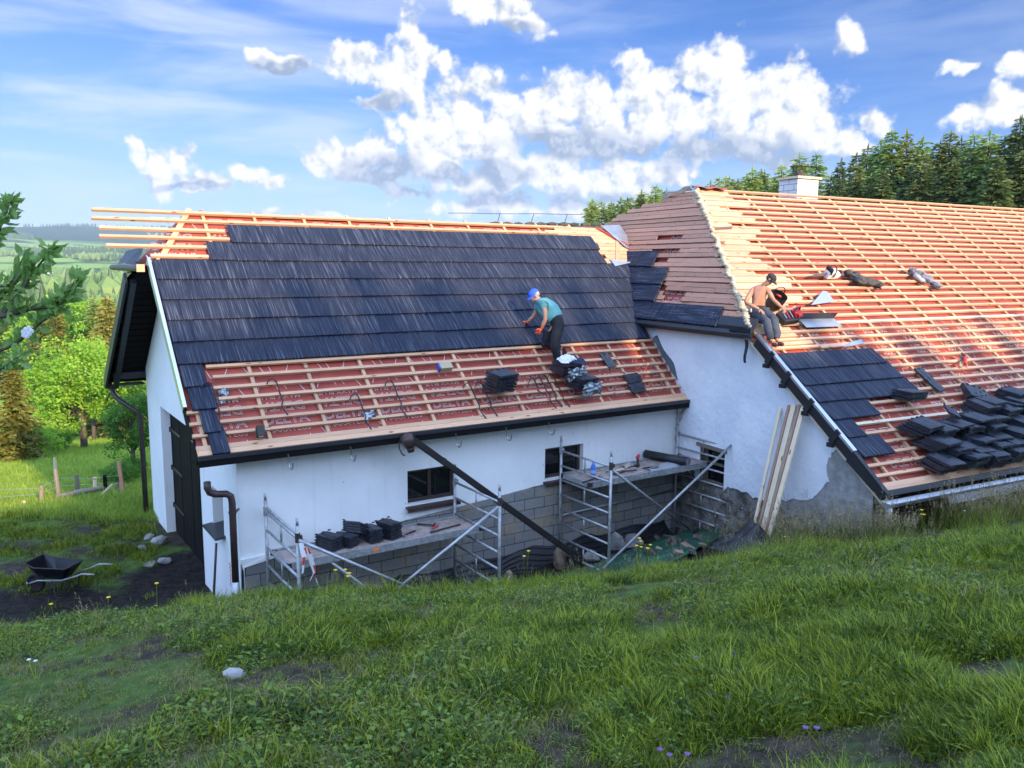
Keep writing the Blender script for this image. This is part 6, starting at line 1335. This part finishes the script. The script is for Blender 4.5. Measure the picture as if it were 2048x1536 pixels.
MB().bar((0, 0, -.2), (-.09, 0, .9), .08, .05, (0, 1, 0)).build('timber', MT['shade_board'], T); MB().bar((.03, .06, -.2), (-.1, .05, .6), .07, .05, (0, 1, 0)).build('timber', MT['shade_board'], T)
m = MB()
for h in (.35, .55): m.tube([Vector((pxy(px, Y), Y, gz(pxy(px, Y), Y)+h*k)) for px, Y, k in ((-40, 18.6, .9), (52, 19.2, .7), (92, 19.7, 1), (130, 20., .9), (166, 20.3, .75), (188, 20.4, .8), (226, 19.6, 1))], .004, 4)
tag(m.build('fence_wire', MT['steel']), 'thin wires strung along the meadow fence posts', 'wire')
a, b = Vector((pxy(84, 19.4), 19.4, 0)), Vector((pxy(182, 19.85), 19.85, 0)); a.z = gz(a.x, a.y)+.1; b.z = gz(b.x, b.y)+.22
tag(MB().tube([a, a.lerp(b, .5)+Vector((0, 0, .02)), b], [.075, .068, .06], 9).build('log', MT['old_wood'], smooth=True), 'long grey log lying in the grass before the fence posts', 'log')
o = MB().bar((0, 0, 0), (.28, .1, .28), .16, .03).build('board', MT['pale_board']); o.location = (pxy(174, 19.6), 19.6, gz(pxy(174, 19.6), 19.6)+.04); tag(o, 'pale short board propped at the end of the log', 'board')
# ------------------------------------------------------------------ flowers standing above the grass
def flower(px, Y, h, n, lab, mat_='yellow', r=.016):
    x = pxy(px, Y); T = thing('buttercup' if mat_ == 'yellow' else 'wild_flower', lab, 'flower', Vector((x, Y, gz(x, Y))), 'wild flowers of the lawn'); q = random.Random(int(px*7+Y*3)); st = MB(); pe = MB()
    for k in range(n):
        dx, dy, hh = q.uniform(-.09, .09), q.uniform(-.06, .06), h*q.uniform(.75, 1.1); st.tube([(dx*.2, dy*.2, 0), (dx*.7, dy*.6, hh*.6), (dx, dy, hh)], .0025, 4)
        for j in range(5): a = j*1.257; pe.blob((dx+r*.7*cos(a), dy+r*.7*sin(a), hh), (r*.7, r*.7, r*.35), j, 5, .2)
    st.build('stem', MT['grass'], T); pe.build('petals', MT[mat_], T)
for px, Y, h, n, lab in ((1037, 9.4, .42, 1, 'single yellow buttercup left of the gutter end'), (1054, 9.5, .46, 1, 'taller yellow buttercup left of the gutter end'), (1290, 9.7, .42, 4, 'cluster of yellow buttercups in front of the inner corner'), (1315, 9.8, .34, 3, 'second cluster of yellow buttercups in front of the inner corner'), (670, 8.2, .32, 2, 'pair of yellow buttercups below the left scaffold'), (695, 8.1, .26, 2, 'lower pair of yellow buttercups below the left scaffold'), (68, 7.8, .3, 1, 'yellow buttercup before the wheelbarrow'), (168, 7.7, .3, 1, 'yellow buttercup right of the wheelbarrow'), (277, 7.9, .38, 1, 'yellow buttercup before the dark earth by the gable'), (1607, 11.4, .5, 1, 'single yellow buttercup before the black sheeting'), (1885, 11.2, .5, 3, 'yellow buttercups below the big eave')): flower(px, Y, h, n, lab)
for px, Y, h, n, lab, mm in ((1970, 11.0, .5, 2, 'pale blue flowers under the big eave', 'white_petal'), (12, 4.3, .1, 2, 'white flowers at the lower left edge', 'white_petal'), (1415, 3.9, .08, 3, 'white tiny flowers in the middle of the lawn', 'white_petal'), (1440, 3.6, .09, 4, 'dark violet flowers in the middle of the lawn', 'violet'), (1530, 3.75, .1, 3, 'violet flower group right of the middle of the lawn', 'violet'), (1480, 3.2, .08, 3, 'violet flowers low in the lawn', 'violet'), (1700, 2.8, .08, 2, 'violet flowers at the bottom right of the lawn', 'violet'), (1380, 2.75, .08, 3, 'violet flowers at the bottom of the lawn', 'violet')): flower(px, Y, h, n, lab, mm, .009)
o = MB().blob((0, 0, 0), (.07, .05, .03), 3, 7, .4).build('stone', MT['stone']); o.location = (pxy(440, 3.9), 3.9, gz(pxy(440, 3.9), 3.9)+.02); tag(o, 'small pale stone lying in the lawn', 'stone')
# ------------------------------------------------------------------ the two roofers
def skin_geo(nodes, edges, root, sub=2):
    """grow one surface over a skeleton: nodes {key: (point, radius or (rx, ry))}"""
    keys = list(nodes); ix = {k: i for i, k in enumerate(keys)}
    me = bpy.data.meshes.new('skeleton'); me.from_pydata([tuple(nodes[k][0]) for k in keys], [(ix[a], ix[b]) for a, b in edges], [])
    o = bpy.data.objects.new('skeleton', me); C.objects.link(o); o.modifiers.new('skin', 'SKIN').use_smooth_shade = True
    for k in keys:
        v = me.skin_vertices[0].data[ix[k]]; r = nodes[k][1]; v.radius = r if isinstance(r, (tuple, list)) else (r, r); v.use_root = (k == root)
    s = o.modifiers.new('sub', 'SUBSURF'); s.levels = sub; s.render_levels = sub
    dg = bpy.context.evaluated_depsgraph_get(); dg.update(); em = bpy.data.meshes.new_from_object(o.evaluated_get(dg))
    V = [v.co.copy() for v in em.vertices]; F = [tuple(p.vertices) for p in em.polygons]
    bpy.data.objects.remove(o); bpy.data.meshes.remove(me); bpy.data.meshes.remove(em); return V, F
def hand_geo(w, tip, palm_n, k=1.0, curl=.5, thumb=1):
    """wrist w, direction of the middle finger to tip; palm_n points out of the palm"""
    w, tip = Vector(w), Vector(tip); d = (tip-w).normalized(); n = Vector(palm_n); n = (n-d*n.dot(d)).normalized(); s = d.cross(n)
    out = []; L = .085*k
    pn = {'w': (w, .026*k), 'p': (w+d*L*.55, (.040*k, .020*k)), 'q': (w+d*L, (.040*k, .017*k))}
    out.append(skin_geo(pn, [('w', 'p'), ('p', 'q')], 'w', 1))
    for i, (x, l) in enumerate(((-.030, .068), (-.010, .078), (.010, .073), (.029, .057))):
        b = w+d*(L*.9)+s*x*k; c1 = b+(d*cos(curl*.4)+n*sin(curl*.4))*l*.5*k; c2 = c1+(d*cos(curl)+n*sin(curl))*l*.33*k; c3 = c2+(d*cos(curl*1.7)+n*sin(curl*1.7))*l*.27*k
        out.append(skin_geo({0: (b, .0095*k), 1: (c1, .009*k), 2: (c2, .0085*k), 3: (c3, .007*k)}, [(0, 1), (1, 2), (2, 3)], 0, 1))
    b = w+d*L*.3-s*.028*k*thumb; c1 = b+(d*.7-s*.7*thumb+n*.2)*.04*k; c2 = c1+(d*.9-s*.3*thumb+n*.35)*.032*k
    out.append(skin_geo({0: (b, .013*k), 1: (c1, .0105*k), 2: (c2, .008*k)}, [(0, 1), (1, 2)], 0, 1)); return out
def lerp(a, b, t): return Vector(a).lerp(Vector(b), t)
def limb(N, E, pre, a, b, ra_, rb_, bulge=None, n=2):
    """extra nodes between joints so that the limb tapers with muscle"""
    prev = a
    for i in range(1, n):
        t = i/n; k = '%s%d' % (pre, i); r = ra_+(rb_-ra_)*t+(bulge or 0)*sin(pi*t); N[k] = (lerp(N[a][0], N[b][0], t), r); E.append((prev, k)); prev = k
    E.append((prev, b))
def person(label, J, face, up, shirt, k=.92):
    T = thing('person', label, 'person', Vector(J['pelvis'])); O = T.location
    J = {q: Vector(p)-O for q, p in J.items()}; face = Vector(face).normalized(); up = Vector(up); up = (up-face*up.dot(face)).normalized(); side = face.cross(up)
    ks = [q for q in J if q.startswith('sh')]; S = [q[2] for q in ks]
    N = {'pelvis': (J['pelvis'], (.135*k, .105*k)), 'spine': (J['spine'], (.125*k, .095*k)), 'chest': (J['chest'], (.15*k, .105*k)), 'neck': (J['neck'], .052*k), 'jaw': (J['head']-up*.035*k+face*.012, (.062*k, .066*k)), 'skull': (J['head']+up*.045*k-face*.008, (.078*k, .088*k)), 'crown': (J['head']+up*.10*k-face*.012, (.05*k, .06*k))}
    E = [('pelvis', 'spine'), ('spine', 'chest'), ('chest', 'neck'), ('neck', 'jaw'), ('jaw', 'skull'), ('skull', 'crown')]
    N['nose'] = (J['head']+face*.098*k+up*.0, .010*k); N['nb'] = (J['head']+face*.06*k+up*.018*k, .016*k); E += [('skull', 'nb'), ('nb', 'nose')]
    for s in S:
        N['sh'+s] = (J['sh'+s], .058*k); N['el'+s] = (J['el'+s], .040*k); N['wr'+s] = (J['wr'+s], .027*k)
        E += [('chest', 'sh'+s)]; limb(N, E, 'ua'+s, 'sh'+s, 'el'+s, .055*k, .042*k, .006); limb(N, E, 'fa'+s, 'el'+s, 'wr'+s, .043*k, .029*k, .006)
        N['hip'+s] = (J['hip'+s], .066*k); N['kn'+s] = (J['kn'+s], .046*k); N['an'+s] = (J['an'+s], .034*k); E += [('pelvis', 'hip'+s)]
        limb(N, E, 'th'+s, 'hip'+s, 'kn'+s, .062*k, .047*k, .004); limb(N, E, 'ca'+s, 'kn'+s, 'an'+s, .046*k, .035*k, .008)
    skin_m = MT['skin'] if not shirt else MT['skin_fair']
    b = MB(); b.add(*skin_geo(N, E, 'pelvis', 2))
    for sg in (1, -1): b.blob(J['head']+side*sg*.078*k-face*.005+up*.005, (.012, .02, .03), 3, 5, .2, Matrix((side, face, up)).transposed())
    if not shirt:
        for s, th in zip(S, (1, -1)):
            for g_ in hand_geo(J['wr'+s], J['hd'+s], (-.1, .3, -.9), k, .9 if s == 'R' else .55, th): b.add(*g_)
    body = b.build('body', skin_m, T, smooth=True)
    e = MB()
    for sg in (1, -1): e.blob(J['head']+face*.079*k+side*sg*.03*k+up*.022*k, .009, 1, 5, 0)
    e.build('eyes', MT['dark_metal'], T); m = MB(); m.bar(J['head']+face*.082*k-up*.045*k-side*.02, J['head']+face*.082*k-up*.045*k+side*.02, .008, .007); m.build('mouth', pmat('lips', (.3, .11, .09), .5), T)
    h = MB(); X = Matrix((side, face, up)).transposed(); h.blob(J['head']+up*.03*k-face*.045*k, (.082*k, .066*k, .07*k), 5, 7, .06, X); h.build('hair', pmat('short_hair', (.06, .045, .035) if not shirt else (.35, .33, .3), .9), T, smooth=True)
    # cap with brim
    cm = pmat('cap_cloth_blue' if shirt else 'cap_cloth_black', (.03, .10, .55) if shirt else (.02, .021, .026), .85); c = MB(); cc = J['head']+up*.06*k-face*.008
    c.grid(lambda a, q: cc+X @ Vector((.095*k*cos(2*pi*a)*cos(q*pi/2), .105*k*sin(2*pi*a)*cos(q*pi/2), .085*k*sin(q*pi/2)-.005)), 20, 7); co = c.build('cap', cm, T, smooth=True)
    c = MB(); c.grid(lambda a, q: cc+X @ Vector((.078*k*cos(pi*a)*(1-.08*q), .07*k*sin(pi*a)+.10*k*q*sin(pi*a)**.7, -.008-.03*q*q-.02*abs(cos(pi*a))*q)), 14, 4); bo = c.build('brim', cm, co, smooth=True); sl = bo.modifiers.new('thickness', 'SOLIDIFY'); sl.thickness = .006
    # trousers
    TN = {'pelvis': (J['pelvis'], (.17*k, .15*k)), 'waist': (lerp(J['pelvis'], J['spine'], .6 if shirt else .4), (.155*k, .135*k))}; TE = [('pelvis', 'waist')]
    for s in S:
        TN['hip'+s] = (J['hip'+s], .112*k); TN['kn'+s] = (J['kn'+s], .083*k); TN['an'+s] = (lerp(J['kn'+s], J['an'+s], .93), .07*k); TE.append(('pelvis', 'hip'+s)); limb(TN, TE, 'th'+s, 'hip'+s, 'kn'+s, .108*k, .084*k, .008); limb(TN, TE, 'ca'+s, 'kn'+s, 'an'+s, .082*k, .07*k, .008, 3)
    tm = pmat('dark_work_trousers', (.006, .006, .008), .85, var=(.014, .013, .017), vscale=9, bump=.012, bscale=22) if shirt else pmat('slate_work_trousers', (.055, .065, .085), .85, var=(.03, .034, .045), vscale=7, bump=.012, bscale=22)
    to = MB().add(*skin_geo(TN, TE, 'pelvis', 2)).build('trousers', tm, T, smooth=True)
    for s in S:
        q = MB(); a, z = J['kn'+s], J['an'+s]; dd = (z-a).normalized(); q.blob(lerp(a, z, .08)+face*.03, (.066*k, .05*k, .085*k), 3, 6, .1); q.build('knee_patch', MT['black_plastic'], to, smooth=True)
        an, tp, he = J['an'+s], J['to'+s], J['he'+s]; d = (tp-he).normalized(); soleN = {'h': (lerp(he, an, .25), .042*k), 'm': (lerp(he, tp, .5)+(an-he).normalized()*.03, (.047*k, .045*k)), 't': (lerp(he, tp, .93)+(an-he).normalized()*.012, (.045*k, .03*k)), 'a': (lerp(he, an, .95), .046*k)}
        so_ = MB().add(*skin_geo(soleN, [('h', 'm'), ('m', 't'), ('h', 'a')], 'h', 2)).build('shoe', MT['dark_metal'] if shirt else pmat('dark_red_shoe', (.06, .02, .022), .8), T, smooth=True)
    pk = MB(); hp = J['hip'+S[0]]
    if not shirt:
        pk.blob(hp+Vector((-.06, -.07, .02)), (.02, .05, .05), 2, 6, .1); pk.build('white_pocket', MT['white_plastic'], to)
        g_ = MB(); 
        g_.tube([J['head']+side*.075*k+up*.02*k, J['head']+side*.05*k+face*.08*k+up*.02*k, J['head']-side*.05*k+face*.08*k+up*.02*k, J['head']-side*.075*k+up*.02*k], .007, 6); g_.build('safety_glasses', pmat('orange_frame', (.8, .1, .02), .4), T)
        nk = MB(); nk.tube([J['neck']+side*.055+up*-.0, J['neck']+face*.07-up*.04, J['neck']-side*.055, J['neck']-face*.05+up*.02, J['neck']+side*.055], .005, 5); nk.build('necklace', MT['steel'], T)
        bl = MB(); w0 = TN['waist'][0]; bl.tube([w0+Vector((.135*cos(a), .11*sin(a), .0)) for a in np.linspace(0, 2*pi, 17)], .014, 6); bl.build('belt', MT['black_plastic'], T)
    else:
        SN = {'w': (lerp(J['pelvis'], J['spine'], .0), (.18*k, .17*k)), 'spine': (J['spine'], (.185*k, .165*k)), 'chest': (J['chest'], (.20*k, .165*k)), 'n': (lerp(J['chest'], J['neck'], .72), .085*k)}; SE = [('w', 'spine'), ('spine', 'chest'), ('chest', 'n')]
        for s in S: SN['sh'+s] = (J['sh'+s], .092*k); SN['sl'+s] = (lerp(J['sh'+s], J['el'+s], .55), .08*k); SE += [('chest', 'sh'+s), ('sh'+s, 'sl'+s)]
        MB().add(*skin_geo(SN, SE, 'chest', 2)).build('t_shirt', pmat('teal_tshirt', (.13, .36, .36), .9, var=(.10, .29, .30), vscale=7, bump=.008, bscale=16), T, smooth=True)
        for s, th, cu, pn in (('N', 1, .7, (-.4, .5, -.2)), ('F', -1, .25, (.2, .55, -.8))):
            gl = MB(); d = (J['hd'+s]-J['wr'+s]).normalized()
            for g_ in hand_geo(J['wr'+s], J['hd'+s], pn, k*1.12, cu, th): gl.add(*g_)
            gl.add(*skin_geo({0: (J['wr'+s]-d*.05, .036*k), 1: (J['wr'+s]+d*.02, .034*k)}, [(0, 1)], 0, 1)); gl.build('glove', MT['orange_glove'], T, smooth=True)
    tx = bpy.data.textures.new('cloth_folds', 'CLOUDS'); tx.noise_scale = .09; tx.noise_depth = 3
    for o in T.children:
        if o.name.split('.')[0] in ('trousers', 't_shirt'):
            md = o.modifiers.new('folds', 'DISPLACE'); md.texture = tx; md.strength = .05; md.mid_level = .45; md.texture_coords = 'LOCAL'
    return T
JA = {'pelvis': (0.843, 15.527, -1.08), 'spine': (0.744, 15.583, -0.9), 'chest': (0.632, 15.656, -0.755), 'neck': (0.517, 15.685, -0.665), 'head': (0.425, 15.714, -0.605), 'shN': (0.60, 15.50, -0.71), 'elN': (0.624, 15.467, -1.004), 'wrN': (0.556, 15.541, -1.188), 'hdN': (0.496, 15.577, -1.29), 'shF': (0.518, 15.82, -0.767), 'elF': (0.412, 15.923, -0.997), 'wrF': (0.292, 16.0, -1.115), 'hdF': (0.172, 16.035, -1.105), 'hipN': (0.874, 15.44, -1.121), 'knN': (0.781, 15.304, -1.459), 'anN': (0.871, 15.397, -1.832), 'toN': (0.742, 15.356, -1.93), 'heN': (0.922, 15.403, -1.911), 'hipF': (0.811, 15.618, -1.148), 'knF': (0.608, 15.556, -1.46), 'anF': (0.958, 15.683, -1.601), 'toF': (0.986, 15.688, -1.757), 'heF': (1.069, 15.655, -1.585)}
JB = {'pelvis': (4.483, 15.122, -0.783), 'spine': (4.482, 15.063, -0.637), 'chest': (4.502, 15.038, -0.469), 'neck': (4.545, 15.022, -0.348), 'head': (4.646, 14.968, -0.255), 'shL': (4.386, 15.097, -0.423), 'elL': (4.202, 14.912, -0.652), 'wrL': (4.417, 14.764, -0.766), 'hdL': (4.469, 14.696, -0.814), 'shR': (4.61, 14.996, -0.418), 'elR': (4.714, 14.918, -0.608), 'wrR': (4.845, 14.85, -0.733), 'hdR': (4.88, 14.823, -0.778), 'hipL': (4.389, 15.035, -0.826), 'knL': (4.5, 14.559, -0.976), 'anL': (4.548, 14.377, -1.322), 'toL': (4.624, 14.247, -1.383), 'heL': (4.52, 14.368, -1.379), 'hipR': (4.543, 15.04, -0.80), 'knR': (4.648, 14.615, -0.942), 'anR': (4.645, 14.378, -1.31), 'toR': (4.744, 14.268, -1.37), 'heR': (4.623, 14.37, -1.367)}
person('person in blue cap, teal shirt and orange gloves bending over the laid tiles', JA, (-.72, -.15, -.52), (-.3, 0, .95), True, 1.08)
person('person in dark cap, bare chested in grey trousers, sitting at the roof hip', JB, (.62, -.42, -.62), (.45, -.1, .85), False, .92)

# ------------------------------------------------------------------ air
def haze():
    b = MB().box((0, 0, 92), (13200, 13200, 246)).build('haze', None); b.data.materials.clear(); tag(b, kind='stuff')
    m = bpy.data.materials.new('haze'); m.use_nodes = True; g = NT(m.node_tree); g.n.clear(); o = g.new('ShaderNodeOutputMaterial'); v = g.new('ShaderNodeVolumePrincipled')
    v.inputs['Color'].default_value = (.76, .88, 1, 1); v.inputs['Density'].default_value = .00013; v.inputs['Anisotropy'].default_value = .2
    g.l.new(v.outputs[0], o.inputs['Volume']); b.data.materials.append(m)
haze()
